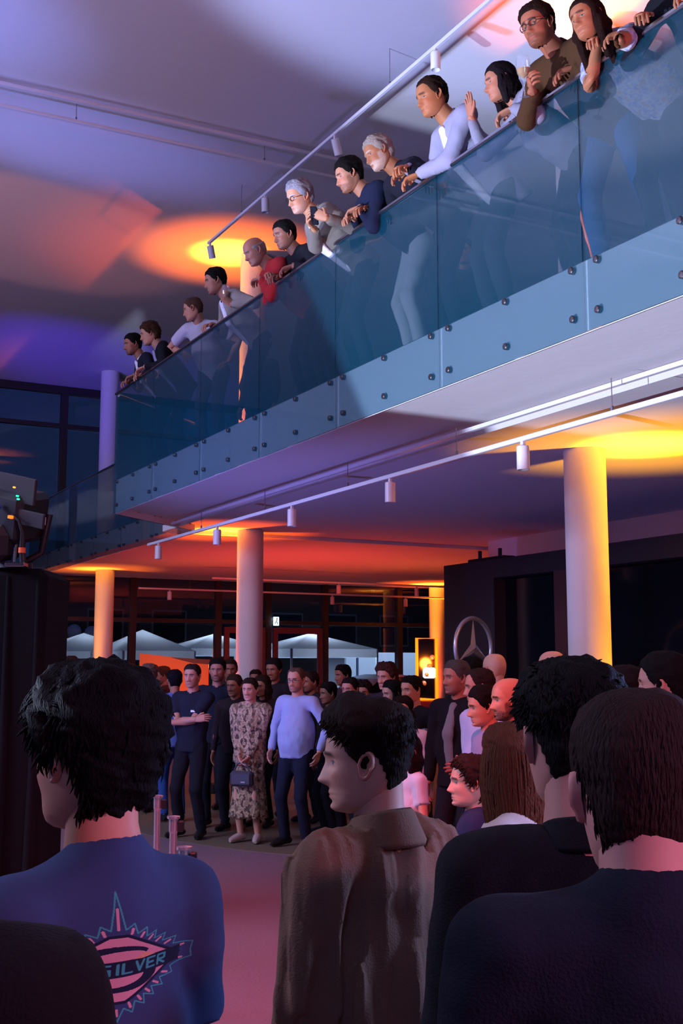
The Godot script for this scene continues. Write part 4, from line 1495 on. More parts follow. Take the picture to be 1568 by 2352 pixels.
func head_colors(skin: Color, s: Dictionary) -> PackedColorArray:
	var out := PackedColorArray()
	var lip := lin(Color(skin.r * 0.88, skin.g * 0.70, skin.b * 0.70))
	var sk := lin(skin)
	var hc := lin(s.get("hcol", col("1c1410")))
	var bc := lin(s.get("bcol", s.get("hcol", col("1c1410"))))
	var beard: float = s.get("beard", 0.0)
	var stub: float = s.get("scalp", 0.0)
	for k in head.v.size():
		var m: Array = head.mask[k]
		var par: Vector2 = head.par[k]
		var c := sk
		c = c.lerp(Color(sk.r, sk.g * 0.78, sk.b * 0.74), m[5] * 0.5)
		if beard > 0.0:
			c = c.lerp(bc, m[4] * beard * (0.75 + 0.4 * hair_noise.get_noise_2d(k * 3.7, par.y * 900.0)))
		c = c.lerp(lip, m[0] * 0.9)
		c = c.lerp(bc.lerp(hc, 0.5), m[1] * 0.85)
		c = c.lerp(Color(0.36, 0.33, 0.31), m[2])
		c = c.lerp(Color(0.02, 0.014, 0.01), m[3])
		if stub > 0.0:
			var hl := hairline(par.x)
			c = c.lerp(hc, stub * smoothstep(hl - 0.008, hl + 0.012, par.y) * (0.8 + 0.3 * hair_noise.get_noise_2d(k * 2.3, 5.0)))
		out.append(c)
	return out

# hair: a shell over the scalp, thick where the cut is thick
func hair_mesh(s: Dictionary) -> ArrayMesh:
	var top: float = s.get("top", 0.022)
	var side: float = s.get("side", 0.010)
	var quiff: float = s.get("quiff", 0.0)
	var rec: float = s.get("recede", 0.0)
	var rough: float = s.get("hrough", 0.006)
	var low: float = s.get("nape", 0.0)
	var bald: float = s.get("bald", 0.0)
	var sd: float = s.get("seed", 0.0)
	var v := PackedVector3Array()
	for k in head.v.size():
		var p: Vector3 = head.v[k]
		var par: Vector2 = head.par[k]
		var a := absf(par.x)
		var hl := hairline(par.x) + rec * gs(a - 0.55, 0.5) - low * smoothstep(1.9, 2.3, a)
		var on := smoothstep(hl - 0.005, hl + 0.007, par.y)
		if bald > 0.0:
			on *= 1.0 - bald * smoothstep(0.03, 0.06, par.y - 0.02 * smoothstep(1.5, 3.0, a))
		var t := lerpf(side, top, smoothstep(0.0, 0.095, par.y))
		t *= lerpf(0.35, 1.0, smoothstep(0.0, 0.05, par.y - hl))
		t += quiff * gs(a, 0.7) * smoothstep(0.055, 0.085, par.y) * smoothstep(-0.05, 0.03, p.z)
		t += rough * (hair_noise.get_noise_3d(p.x * 26.0 + sd, p.y * 22.0, p.z * 26.0) + 0.6 * hair_noise.get_noise_3d(p.x * 70.0 + sd, p.y * 60.0, p.z * 70.0))
		var dirn: Vector3 = (head.n[k] * 0.7 + p.normalized() * 0.3).normalized()
		v.append(p + dirn * lerpf(-0.008, maxf(t, 0.003), on))
	return as_mesh({"v": v, "n": normals_of(v, head.i), "i": head.i})

# loose locks that break the outline of a head of hair
func hair_locks(s: Dictionary, count: int, length: float, rad: float, lift: float, curl: float, sd: int) -> ArrayMesh:
	var rg := RandomNumberGenerator.new()
	rg.seed = sd
	var acc := new_acc()
	var top: float = s.get("top", 0.022)
	var side: float = s.get("side", 0.010)
	var low: float = s.get("nape", 0.0)
	var lmin: float = s.get("lock_min", -1.0)
	var made := 0
	while made < count:
		var k := rg.randi_range(0, head.v.size() - 1)
		var par: Vector2 = head.par[k]
		var hl := hairline(par.x) - low * smoothstep(1.9, 2.3, absf(par.x))
		if par.y < lmin or par.y < hl + 0.012 or (par.y > 0.115 and rg.randf() > 0.12):
			continue
		made += 1
		var p: Vector3 = head.v[k]
		var n: Vector3 = head.n[k]
		var t := lerpf(side, top, smoothstep(0.0, 0.095, par.y)) * 0.75
		var flow := Vector3(p.x * 0.6, -0.04 - 0.5 * (0.12 - p.y), p.z + 0.05)
		if p.z > 0.03 and p.y > 0.06:
			flow = s.get("flow", Vector3(0.02, 0.0, 0.06)) + Vector3(p.x * 0.5, 0, 0)
		flow = (flow - n * flow.dot(n)).normalized()
		flow = (flow + n * lift + Vector3(rg.randf_range(-1, 1), rg.randf_range(-0.6, 0.6), rg.randf_range(-1, 1)) * curl).normalized()
		var path: Array = []
		var radii: Array = []
		var q := p + n * (t * rg.randf_range(0.5, 1.1))
		var ln := length * rg.randf_range(0.6, 1.3)
		var bend := Vector3(rg.randf_range(-1, 1), rg.randf_range(-1, 0.4), rg.randf_range(-1, 1)) * curl * 1.2
		for j in 5:
			path.append(q)
			radii.append(rad * [0.8, 1.0, 0.9, 0.6, 0.15][j])
			q += (flow + bend * (j / 4.0) - n * 0.12 * j * (1.0 - lift)).normalized() * ln * 0.25
		acc_tube(acc, path, radii, Color.BLACK, 4)
	acc.erase("c")
	return as_mesh(acc)

# long strands that follow the head down and hang to the shoulders
func long_locks(s: Dictionary, count: int, dn: float, sd: int) -> ArrayMesh:
	var rg := RandomNumberGenerator.new()
	rg.seed = sd
	var acc := new_acc()
	for k in count:
		var a := rg.randf_range(1.15, TAU - 1.15)
		var dx := Vector3(sin(a), 0, cos(a))
		var out := rg.randf_range(0.96, 1.07)
		var wav := rg.randf_range(-0.5, 0.5)
		var path: Array = []
		path.append(Vector3(dx.x * 0.03, 0.128, dx.z * 0.03 - 0.02))
		path.append(dx * Vector3(0.072, 0, 0.092) * out + Vector3(0, 0.085, -0.01))
		path.append(dx * Vector3(0.098, 0, 0.118) * out + Vector3(0, 0.02, -0.01))
		path.append((dx.rotated(Vector3.UP, wav * 0.10)) * Vector3(0.108, 0, 0.122) * out + Vector3(0, -0.07, -0.01))
		path.append((dx.rotated(Vector3.UP, wav * 0.25)) * Vector3(0.104, 0, 0.106) * out + Vector3(0, -dn * 0.6, -0.012))
		path.append((dx.rotated(Vector3.UP, wav * 0.15)) * Vector3(0.086, 0, 0.088) * out + Vector3(0, -dn * rg.randf_range(0.8, 1.18), -0.012))
		acc_tube(acc, path, [0.004, 0.0055, 0.006, 0.006, 0.005, 0.0015], Color.BLACK, 4)
	acc.erase("c")
	return as_mesh(acc)

# palm, four fingers with two bends, and a thumb from the side of the palm
func add_hand(acc: Dictionary, wrist: Vector3, along: Vector3, palm: Vector3, left: bool, c: Color, curl := 0.5, sc := 1.0) -> void:
	along = along.normalized()
	palm = (palm - along * palm.dot(along)).normalized()
	var thumb := along.cross(palm) * (-1.0 if left else 1.0)
	acc_tube(acc, [wrist - along * 0.01 * sc, wrist + along * 0.025 * sc, wrist + along * 0.06 * sc, wrist + along * 0.088 * sc], [0.027 * sc, 0.036 * sc, 0.042 * sc, 0.038 * sc], c, 8, 0.42, palm)
	for f in 4:
		var root: Vector3 = wrist + along * ([0.084, 0.09, 0.087, 0.078][f] * sc) + thumb * ([0.029, 0.01, -0.009, -0.027][f] * sc)
		var ln: float = [0.070, 0.079, 0.074, 0.058][f] * sc
		var path: Array = [root - along * 0.02 * sc]
		var dirn: Vector3 = (along + thumb * [0.10, 0.03, -0.04, -0.12][f]).normalized()
		var axis: Vector3 = dirn.cross(palm).normalized()
		var q := root
		path.append(q)
		for j in 3:
			dirn = dirn.rotated(axis, curl * float([0.7, 0.9, 0.6][j]))
			q += dirn * ln * float([0.44, 0.31, 0.25][j])
			path.append(q)
		acc_tube(acc, path, [0.0095 * sc, 0.0095 * sc, 0.009 * sc, 0.008 * sc, 0.0065 * sc], c, 6)
	var tr := wrist + along * 0.03 * sc + thumb * 0.03 * sc
	var td := (along * 0.75 + thumb * 0.6 + palm * 0.3 * curl).normalized()
	var t1 := tr + td * 0.035 * sc
	var td2 := (along * 0.9 + thumb * 0.15 + palm * 0.5 * curl).normalized()
	acc_tube(acc, [tr - td * 0.015 * sc, tr, t1, t1 + td2 * 0.03 * sc], [0.014 * sc, 0.013 * sc, 0.0105 * sc, 0.008 * sc], c, 6)

func elbow_of(sh: Vector3, hd: Vector3, l1: float, l2: float, pole: Vector3) -> Vector3:
	var d := hd - sh
	var n := d.length()
	var dd := clampf(n, 0.05, (l1 + l2) * 0.995)
	var x := (l1 * l1 - l2 * l2 + dd * dd) / (2.0 * dd)
	var hgt := sqrt(maxf(l1 * l1 - x * x, 0.0))
	var u := d.normalized()
	var w := (pole - u * pole.dot(u)).normalized()
	return sh + u * x + w * hgt

# One figure. Local frame: feet at y 0, faces +z, its left is +x. s: what it looks like and how it stands.
var last := {}
var last_person := ""
func person(label: String, at: Vector3, turn: float, s: Dictionary) -> Node3D:
	var h: float = s.get("h", 1.75)
	var sc := h / 1.75
	var o := thing("person", label, "person", at, turn, s.get("group", ""))
	var cs: float = s.get("cs", 0.022)
	var g: float = s.get("girth", 1.0)
	var skin: Color = s.get("skin", col("c99a7c"))
	var lean: float = deg_to_rad(s.get("lean", 0.0))
	var tilt: float = deg_to_rad(s.get("tilt", 0.0))
	var hip := Vector3(0, 0.93, 0)
	var rot := Basis(Vector3.RIGHT, lean) * Basis(Vector3.BACK, tilt)
	var up := func(p: Vector3) -> Vector3: return (hip + rot * (p - hip)) * sc
	var kid: float = s.get("kid", 0.0)
	var sw: float = s.get("shoulder", 0.185) * lerpf(1.0, 0.86, kid)
	var seed_off: float = s.get("seed", float(names["person"])) * 13.7
	var shr: float = s.get("shrug", 0.0)
	# arms
	var sho: Array = [up.call(Vector3(sw, 1.405 + shr, -0.01)), up.call(Vector3(-sw, 1.405 + shr, -0.01))]
	var hands: Array = [s.get("lh", Vector3(0.25, 0.80, 0.06)), s.get("rh", Vector3(-0.25, 0.80, 0.06))]
	var poles: Array = [s.get("lp", Vector3(0.5, -0.4, -0.8)), s.get("rp", Vector3(-0.5, -0.4, -0.8))]
	var elb: Array = []
	for k in 2:
		hands[k] = (hands[k] as Vector3) * sc
		var reach: Vector3 = hands[k] - sho[k]
		if reach.length() > 0.535 * sc:
			hands[k] = sho[k] + reach.normalized() * 0.535 * sc
		elb.append(elbow_of(sho[k], hands[k], 0.285 * sc, 0.255 * sc, poles[k]))
	# ---- the body: head, neck, arms, hands, legs under the clothes, as one mesh
	var acc := new_acc()
	var sk := lin(skin)
	var hs: float = sc * s.get("head_scale", lerpf(1.0, 1.22, kid)) * s.get("hs", 1.0)
	var hrot: Vector3 = s.get("head", Vector3.ZERO)       # yaw left, pitch down, roll, degrees
	var hb := Basis(Vector3.UP, deg_to_rad(hrot.x)) * Basis(Vector3.RIGHT, deg_to_rad(hrot.y)) * Basis(Vector3.BACK, deg_to_rad(hrot.z))
	var nb: Vector3 = up.call(Vector3(0, 1.455, -0.022))
	var hc: Vector3 = up.call(Vector3(0, 1.56, -0.005)) + hb * Vector3(0, 0.07, 0.025) * hs
	var hx := Transform3D(hb.scaled(Vector3.ONE * hs), hc)
	add_geo(acc, head.v, head.n, head.i, hx, head_colors(skin, s))
	if not s.get("no_ears", false):
		var eb := Basis(Vector3.UP, deg_to_rad(-22)) * Basis(Vector3.RIGHT, deg_to_rad(-8))
		add_geo(acc, head.ev, head.en, head.ei, hx * Transform3D(eb, Vector3(0.072, -0.004, -0.008)), Color(sk.r, sk.g * 0.85, sk.b * 0.82))
		var eb2 := Basis(Vector3.UP, deg_to_rad(22)) * Basis(Vector3.RIGHT, deg_to_rad(-8))
		add_geo(acc, head.fv, head.fn, head.fi, hx * Transform3D(eb2, Vector3(-0.072, -0.004, -0.008)), Color(sk.r, sk.g * 0.85, sk.b * 0.82))
	var nr: float = s.get("neck", 0.056) * sc
	acc_tube(acc, [up.call(Vector3(0, 1.33, -0.02)), nb, nb.lerp(hc + hb * Vector3(0, -0.055, -0.022) * hs, 0.55), hc + hb * Vector3(0, -0.05, -0.026) * hs, hc + hb * Vector3(0, 0.0, -0.03) * hs], [0.09 * sc, nr * 1.18, nr, nr * 1.0, nr * 0.95], sk, 20, 1.06, hb * Vector3.BACK)
	var curl: float = s.get("curl", 0.45)
	for k in 2:
		acc_tube(acc, [sho[k], (sho[k] as Vector3).lerp(elb[k], 0.55), elb[k], (elb[k] as Vector3).lerp(hands[k], 0.3), hands[k]], [0.05 * sc, 0.045 * sc, 0.040 * sc, 0.041 * sc, 0.0265 * sc], sk, 10)
		var fdir: Vector3 = ((hands[k] as Vector3) - (elb[k] as Vector3)).normalized()
		var hd: Vector3 = (s.get(["lhd", "rhd"][k], fdir) as Vector3)
		var pl: Vector3 = s.get(["lpalm", "rpalm"][k], Vector3(-0.9 if k == 0 else 0.9, -0.2, 0.1))
		add_hand(acc, hands[k], hd, pl, k == 0, sk, s.get(["lcurl", "rcurl"][k], curl), sc * lerpf(1.0, 1.1, kid))
	var legs: String = s.get("legs", "trousers")
	var st_w: float = s.get("stance", 0.1)
	var feet: Array = [s.get("lf", Vector3(st_w, 0.075, 0.0)), s.get("rf", Vector3(-st_w, 0.075, 0.0))]
	var knees: Array = []
	for k in 2:
		var hj := Vector3(0.088 if k == 0 else -0.088, 0.90, 0) * sc
		feet[k] = (feet[k] as Vector3) * sc
		var kn := elbow_of(hj, feet[k], 0.425 * sc, 0.43 * sc, Vector3(0.05 if k == 0 else -0.05, 0, 1))
		if (hj - (feet[k] as Vector3)).length() > 0.83 * sc:
			kn = hj.lerp(feet[k], 0.49) + Vector3(0, 0, 0.012)
		knees.append(kn)
		acc_tube(acc, [hj, kn, kn.lerp(feet[k], 0.35), feet[k]], [(0.045 if legs == "dress" else 0.07) * sc, 0.045 * sc, 0.05 * sc, 0.034 * sc], sk, 8)
	var torso_r := [0.10 * sc, 0.105 * sc, 0.11 * sc, 0.09 * sc]
	acc_tube(acc, [hip * sc - Vector3(0, 0.06, 0), up.call(Vector3(0, 1.08, 0)), up.call(Vector3(0, 1.28, 0)), up.call(Vector3(0, 1.38, -0.01))], torso_r, sk, 10, 0.8, rot * Vector3.BACK)
	var skm := mt("skin", Color.WHITE, 0.55)
	skm.vertex_color_use_as_albedo = true
	skm.metallic_specular = 0.4
	put("body", as_mesh(acc), skm, o)
	# ---- hair
	var style: String = s.get("hair", "short")
	var hm := mt("hair_" + (s.get("hcol", col("1c1410")) as Color).to_html(false), s.get("hcol", col("1c1410")), 0.75)
	hm.metallic_specular = 0.2
	hm.heightmap_enabled = true
	hm.heightmap_texture = cloth_tex
	hm.heightmap_scale = 0.5
	hm.uv1_triplanar = true
	hm.uv1_scale = Vector3(16, 3, 16)
	if style != "none":
		var hair := put("hair", hair_mesh(s), hm, o)
		hair.transform = hx
		if s.has("locks"):
			var lk: Array = s.locks
			var lm := put("locks", hair_locks(s, lk[0], lk[1], lk[2], lk[3], lk[4], int(seed_off) + 5), hm, hair)
			lm.set_meta("kind", "stuff")
		if style == "long" or style == "bob" or style == "bun":
			var hb2: Array = []
			var dn: float = s.get("hair_len", 0.3 if style == "long" else 0.14)
			if style == "bun":
				hb2.append(bone(Vector3(0, -0.03, -0.10), Vector3(0, 0.0, -0.135), 0.04, 0.042))
			else:
				for q in 9:
					var a := lerpf(1.32, TAU - 1.32, q / 8.0)
					var dx := Vector3(sin(a), 0, cos(a))
					var r1 := Vector3(0.068, 1, 0.085)
					var top_p := dx * r1 + Vector3(0, 0.05, -0.005)
					var mid := dx * Vector3(0.082, 1, 0.094) + Vector3(0, -0.055, -0.008)
					var bot := dx * Vector3(0.078, 1, 0.075) + Vector3(0, -dn + 0.03 * sin(q * 2.3 + seed_off), -0.012)
					hb2.append(bone(top_p, mid, 0.02, 0.026, 0.025))
					hb2.append(bone(mid, bot, 0.026, 0.02 if style == "long" else 0.024, 0.025))
			var hl := put("hair_lengths", as_mesh(nets(hb2, s.get("hcs", 0.011), 0.008, Vector3(45, 7, 45), seed_off)), hm, o)
			hl.transform = hx
			if s.has("strands"):
				var sm := put("strands", long_locks(s, s.strands, dn, int(seed_off)), hm, hl)
				sm.set_meta("kind", "stuff")
	# ---- clothes
	var tm: Material = s.top_mat if s.has("top_mat") else cloth(s.get("tcol", col("30303a")))
	var bones: Array = []
	var inv := rot.inverse()
	var ms := func(x: float, z: float) -> Basis: return Basis.from_scale(Vector3(1.0 / x, 1, 1.0 / z)) * inv
	var loose: float = s.get("loose", 0.0)
	var hem: float = s.get("hem", 0.86)
	var rw := (0.122 + loose) * g
	var bust: float = s.get("bust", 0.0)
	bones.append(bone(up.call(Vector3(0, 1.16, 0)), up.call(Vector3(0, hem, 0)), rw * sc, (rw + 0.008 + loose * 0.5) * sc, 0.05, ms.call(1.22, 0.92), true))
	bones.append(bone(up.call(Vector3(0, 1.12, 0.004)), up.call(Vector3(0, 1.33, 0.004)), (0.128 + loose) * lerpf(1.0, g, 0.8) * sc, (0.118 + loose) * sc, 0.06, ms.call(1.24 * sw / 0.185, 0.9)))
	bones.append(bone(up.call(Vector3(-sw * 0.80, 1.405 + shr, -0.012)), up.call(Vector3(sw * 0.80, 1.405 + shr, -0.012)), (0.062 + loose * 0.5) * sc, (0.062 + loose * 0.5) * sc, 0.06))
	bones.append(bone(up.call(Vector3(0, 1.38, -0.02)), up.call(Vector3(0, s.get("collar_y", 1.405 if s.has("collar") else 1.452) + shr * 0.5, -0.026)), 0.085 * sc, 0.064 * sc, 0.05, Basis.IDENTITY))
	for sg: float in [-1.0, 1.0]:
		bones.append(bone(up.call(Vector3(0.04 * sg, (1.425 if s.has("collar") else 1.45) + shr * 0.6, -0.025)), up.call(Vector3(sw * 0.8 * sg, 1.42 + shr, -0.014)), 0.042 * sc, 0.05 * sc, 0.05))
		if bust > 0.0:
			bones.append(bone(up.call(Vector3(0.06 * sg, 1.26, 0.07)), up.call(Vector3(0.07 * sg, 1.23, 0.085)), 0.06 * sc * bust, 0.055 * sc * bust, 0.05))
	if s.has("belly"):
		bones.append(bone(up.call(Vector3(0, 1.1, 0.05)), up.call(Vector3(0, 1.02, 0.06)), 0.11 * s.belly * sc, 0.11 * s.belly * sc, 0.08, ms.call(1.2, 1.0)))
	var sl: String = s.get("sleeve", "long")
	var ax: float = s.get("arm", 1.0)
	for k in 2:
		var ua := 0.058 * ax + loose * 0.4
		if sl == "long":
			bones.append(bone(sho[k], elb[k], (ua + 0.006) * sc, (ua - 0.006) * sc, 0.028))
			bones.append(bone(elb[k], (elb[k] as Vector3).lerp(hands[k], 0.97), (ua - 0.006) * sc, (0.037 + loose * 0.3) * sc, 0.02, Basis.IDENTITY, true))
		elif sl == "short":
			bones.append(bone(sho[k], (sho[k] as Vector3).lerp(elb[k], 0.72), (ua + 0.008) * sc, (ua + 0.004) * sc, 0.028, Basis.IDENTITY, true))
		elif sl == "rolled":
			bones.append(bone(sho[k], elb[k], (ua + 0.006) * sc, (ua - 0.004) * sc, 0.028))
			bones.append(bone(elb[k], (elb[k] as Vector3).lerp(hands[k], 0.3), (ua - 0.004) * sc, (ua - 0.004) * sc, 0.02, Basis.IDENTITY, true))
	if legs == "dress":
		bones.append(bone(up.call(Vector3(0, 1.0, 0)), Vector3(0, s.get("skirt_y", 0.32), 0.02) * sc, 0.125 * sc, s.get("skirt_r", 0.23) * sc, 0.05, Basis.from_scale(Vector3(0.88, 1, 1.1)), true))
	var fold: float = s.get("fold", 0.009)
	var geo := nets(bones, cs, fold * sc, s.get("fold_f", Vector3(8, 5, 8)), seed_off)
	if s.has("print_uv"):
		geo.uv = (s.print_uv as Callable).call(geo, sc)
	put(s.get("top_name", "shirt"), as_mesh(geo), tm, o)
	if s.has("open"):         # an open jacket shows a strip of shirt between its fronts
		var w: float = s.get("open_w", 0.05)
		var strip: Array = []
		strip.append(bone(up.call(Vector3(0, 1.43, 0.07)), up.call(Vector3(0, 1.24, 0.142 + loose)), w * 0.8 * sc, w * sc, 0.02, ms.call(1.0, 0.45)))
		strip.append(bone(up.call(Vector3(0, 1.24, 0.142 + loose)), up.call(Vector3(0, hem + 0.14, 0.110 + loose * 1.2 + 0.03 * float(s.has("belly")))), w * sc, w * 0.8 * sc, 0.02, ms.call(1.0, 0.45)))
		put("inner_shirt", as_mesh(nets(strip, minf(cs, 0.014), 0.003, Vector3(20, 10, 20), seed_off)), cloth(s.open), o)
	if s.has("tie"):
		var tc := new_st()
		tube(tc, [up.call(Vector3(0, 1.44, 0.078)), up.call(Vector3(0, 1.40, 0.098)), up.call(Vector3(0, 1.25, 0.135)), up.call(Vector3(0, 1.10, 0.13)), up.call(Vector3(0, 1.04, 0.125))], [0.018 * sc, 0.016 * sc, 0.026 * sc, 0.033 * sc, 0.008 * sc], 8, 0.3, rot * Vector3.BACK)
		obj("tie", tc, cloth(s.tie), o)
	if s.has("collar"):
		collar(o, s.collar, s.get("collar_k", 1.0), up, sc, rot)
	if legs == "trousers":
		var pb: Array = []
		pb.append(bone(Vector3(-0.06, 0.93, 0) * sc, Vector3(0.06, 0.93, 0) * sc, 0.105 * g * sc, 0.105 * g * sc, 0.05, Basis.from_scale(Vector3(1, 1, 1.05))))
		for k in 2:
			var hj := Vector3(0.085 if k == 0 else -0.085, 0.89, 0) * sc
			pb.append(bone(hj, knees[k], 0.088 * g * sc, 0.064 * sc, 0.03))
			pb.append(bone(knees[k], feet[k], 0.064 * sc, s.get("cuff", 0.055) * sc, 0.02, Basis.IDENTITY, true))
		put("trousers", as_mesh(nets(pb, cs * 1.15, 0.008 * sc, Vector3(7, 5, 7), seed_off + 40.0)), cloth(s.get("pants", col("1d1d26"))), o)
	for k in 2:
		var fa: Vector3 = feet[k]
		var toe := s.get("toe_out", 0.25) * (1.0 if k == 0 else -1.0) as float
		var fd := Vector3(sin(toe), 0, cos(toe))
		var sole := fa.y - 0.075 * sc
		var sh := new_st()
		tube(sh, [Vector3(fa.x, sole + 0.042 * sc, fa.z) - fd * 0.07 * sc, Vector3(fa.x, sole + 0.05 * sc, fa.z) - fd * 0.045 * sc, Vector3(fa.x, sole + 0.055 * sc, fa.z) + fd * 0.02 * sc, Vector3(fa.x, sole + 0.042 * sc, fa.z) + fd * 0.1 * sc, Vector3(fa.x, sole + 0.032 * sc, fa.z) + fd * 0.165 * sc, Vector3(fa.x, sole + 0.024 * sc, fa.z) + fd * 0.19 * sc], [0.028 * sc, 0.044 * sc, 0.05 * sc, 0.046 * sc, 0.036 * sc, 0.016 * sc], 12, 0.85, Vector3.UP)
		obj("shoe", sh, mt("shoe_" + (s.get("shoes", col("17151a")) as Color).to_html(false), s.get("shoes", col("17151a")), 0.5), o)
	if s.get("glasses", false):
		var gl := new_st()
		for sg: float in [-1.0, 1.0]:
			var ring: Array = []
			for q in 13:
				var a := TAU * q / 12.0
				ring.append(hx * Vector3(sg * 0.033 + cos(a) * 0.024, 0.0 + sin(a) * 0.018, 0.098 - absf(sg * 0.033 + cos(a) * 0.024) * 0.12))
			tube(gl, ring, [0.0022 * hs], 5)
			tube(gl, [hx * Vector3(sg * 0.056, 0.004, 0.090), hx * Vector3(sg * 0.078, 0.004, 0.05), hx * Vector3(sg * 0.08, 0.006, -0.01)], [0.002 * hs], 5)
		tube(gl, [hx * Vector3(-0.01, 0.003, 0.1), hx * Vector3(0.01, 0.003, 0.1)], [0.002 * hs], 5)
		obj("glasses", gl, mt("glasses_frame", col("1b191c"), 0.3), o)
	last_person = o.name
	last = {"lh": o.transform * (hands[0] as Vector3), "rh": o.transform * (hands[1] as Vector3), "hx": hx, "up": up, "sc": sc}
	return o

func collar(o: Node3D, c: Color, k: float, up: Callable, sc: float, rot: Basis) -> void:
	# a folded band that leans out from the neck, higher at the nape
	var n := 24
	var v := PackedVector3Array()
	for q in n + 1:
		var a := lerpf(0.22, TAU - 0.22, q / float(n))
		var back := 0.5 - 0.5 * cos(a)
		var dx := Vector3(sin(a), 0, cos(a))
		var y0 := 1.435 + 0.03 * back
		for pr: Array in [[0.058, y0 + 0.03 * k], [0.062, y0 + 0.038 * k], [0.069, y0 + 0.034 * k], [0.069 + 0.016 * k, y0 - 0.004 * k], [0.066 + 0.016 * k, y0 - 0.012 * k], [0.060, y0 - 0.02]]:
			var p: Vector3 = dx * (float(pr[0]) * (0.9 + 0.1 * k)) + Vector3(0, pr[1], -0.022)
			v.append(up.call(p))
	var tri := PackedInt32Array()
	for q in n:
		for r in 5:
			var i := q * 6 + r
			tri.append_array(PackedInt32Array([i, i + 1, i + 7, i, i + 7, i + 6]))
	put("collar", as_mesh({"v": v, "n": normals_of(v, tri), "i": tri}), cloth(c), o)

# ---------------------------------------------------------------- who stands where
const G_GALLERY := "guests leaning on the gallery rail"
const G_CROWD := "guests watching on the ground floor"
const G_NEAR := "spectators close to the camera, seen from behind"

func crowd(label: String, px: float, top_py: float, d: float, left: float, s: Dictionary) -> Node3D:
	var p := at_depth(px, 1530, d)
	s.h = (1.75 + (1530.0 - top_py) / 2673.0 * d - (0.012 if s.get("hair", "short") != "none" else 0.0)) * s.get("hk", 1.0)
	if not s.has("group"):
		s.group = G_CROWD
	return person(label, Vector3(p.x, 0.006, p.z), away(left), s)

func gallery(label: String, px: float, py: float, x: float, yaw: float, s: Dictionary) -> Node3D:
	var p := at_x(px, py, x)
	var yr := p.y - FLOOR2
	var h: float = s.get("h", 1.76)
	var sc := h / 1.75
	var cl := (yr / sc - 0.93 - 0.055) / 0.63
	if cl > 1.0:
		sc = yr / (0.93 + 0.055 + 0.63)
		cl = 1.0
	var L := acos(clampf(cl, 0.35, 1.0))
	s.h = sc * 1.75
	s.lean = rad_to_deg(L)
	var turn := -PI / 2 + deg_to_rad(yaw)
	var fx := (0.63 * sin(L) + 0.03) * sc
	var feet := Vector3(p.x, FLOOR2, p.z) - Vector3(sin(turn), 0, cos(turn)) * fx
	var fw := (feet.x - GLX) / sc
	for k in 2:
		var key: String = ["lh", "rh"][k]
		if s.has(key + "r"):            # a hand on the rail: sideways offset, extra reach, extra height
			var r: Vector3 = s[key + "r"]
			s[key] = Vector3(r.x, 1.11 / sc + r.y, fw + r.z)
		elif s.has(key + "_px"):        # a hand seen at a point of the picture, x metres off
			var w: Vector3 = s[key + "_px"]
			s[key] = Transform3D(Basis(Vector3.UP, turn), feet).affine_inverse() * at_x(w.x, w.y, w.z) / sc
		elif not s.has(key):
			s[key] = Vector3([0.17, -0.15][k], 1.11 / sc, fw + 0.02)
		if not s.has(key + "d"):
			s[key + "d"] = Vector3([-0.5, 0.4][k], -0.35, 0.8)
		if not s.has(["lpalm", "rpalm"][k]):
			s[["lpalm", "rpalm"][k]] = Vector3(0, -1, -0.2)
	for k in 2:
		var pk: String = ["lp", "rp"][k]
		if not s.has(pk):
			s[pk] = Vector3([0.7, -0.7][k], -0.6, -0.3)
	s.group = G_GALLERY
	if not s.has("curl"):
		s.curl = 0.7
	return person(label, feet, turn, s)

func wine_glass(label: String, at: Vector3, lean := Vector3.ZERO) -> void:
	var o := thing("wine_glass", label, "wine glass", at, 0.0, "wine glasses in guests' hands")
	o.basis = Basis.from_euler(lean)
	var st := new_st()
	lathe(st, [Vector2(0.03, -0.16), Vector2(0.006, -0.154), Vector2(0.0035, -0.14), Vector2(0.0035, -0.075), Vector2(0.012, -0.064), Vector2(0.034, -0.035), Vector2(0.040, 0.0), Vector2(0.036, 0.045), Vector2(0.033, 0.06)], Vector3.ZERO, 20)
	obj("bowl", st, pane("drinking_glass", Color(0.85, 0.9, 1.0), 0.10), o)
	st = new_st()
	lathe(st, [Vector2(0.0, -0.062), Vector2(0.030, -0.036), Vector2(0.0365, -0.005), Vector2(0.0, -0.005)], Vector3.ZERO, 20)
	obj("wine", st, mt("white_wine", col("b08a4a"), 0.1), o)

func stroke(im: Image, pts: Array, w: float, c: Color) -> void:
	var n := im.get_width()
	for i in pts.size() - 1:
		var a: Vector2 = pts[i] * n
		var b: Vector2 = pts[i + 1] * n
		var r := w * n
		var lo := a.min(b) - Vector2(r, r)
		var hi := a.max(b) + Vector2(r, r)
		for y in range(maxi(int(lo.y), 0), mini(int(hi.y) + 2, n)):
			for x in range(maxi(int(lo.x), 0), mini(int(hi.x) + 2, n)):
				var p := Vector2(x, y)
				var q := Geometry2D.get_closest_point_to_segment(p, a, b)
				if p.distance_to(q) < r:
					im.set_pixel(x, y, c)

func fill_poly(im: Image, poly: PackedVector2Array, c: Color) -> void:
	var n := im.get_width()
	var lo := Vector2(1, 1)
	var hi := Vector2.ZERO
	for p in poly:
		lo = lo.min(p)
		hi = hi.max(p)
	for y in range(maxi(int(lo.y * n), 0), mini(int(hi.y * n) + 1, n)):
		for x in range(maxi(int(lo.x * n), 0), mini(int(hi.x * n) + 1, n)):
			if Geometry2D.is_point_in_polygon(Vector2(x, y) / n, poly):
				im.set_pixel(x, y, c)

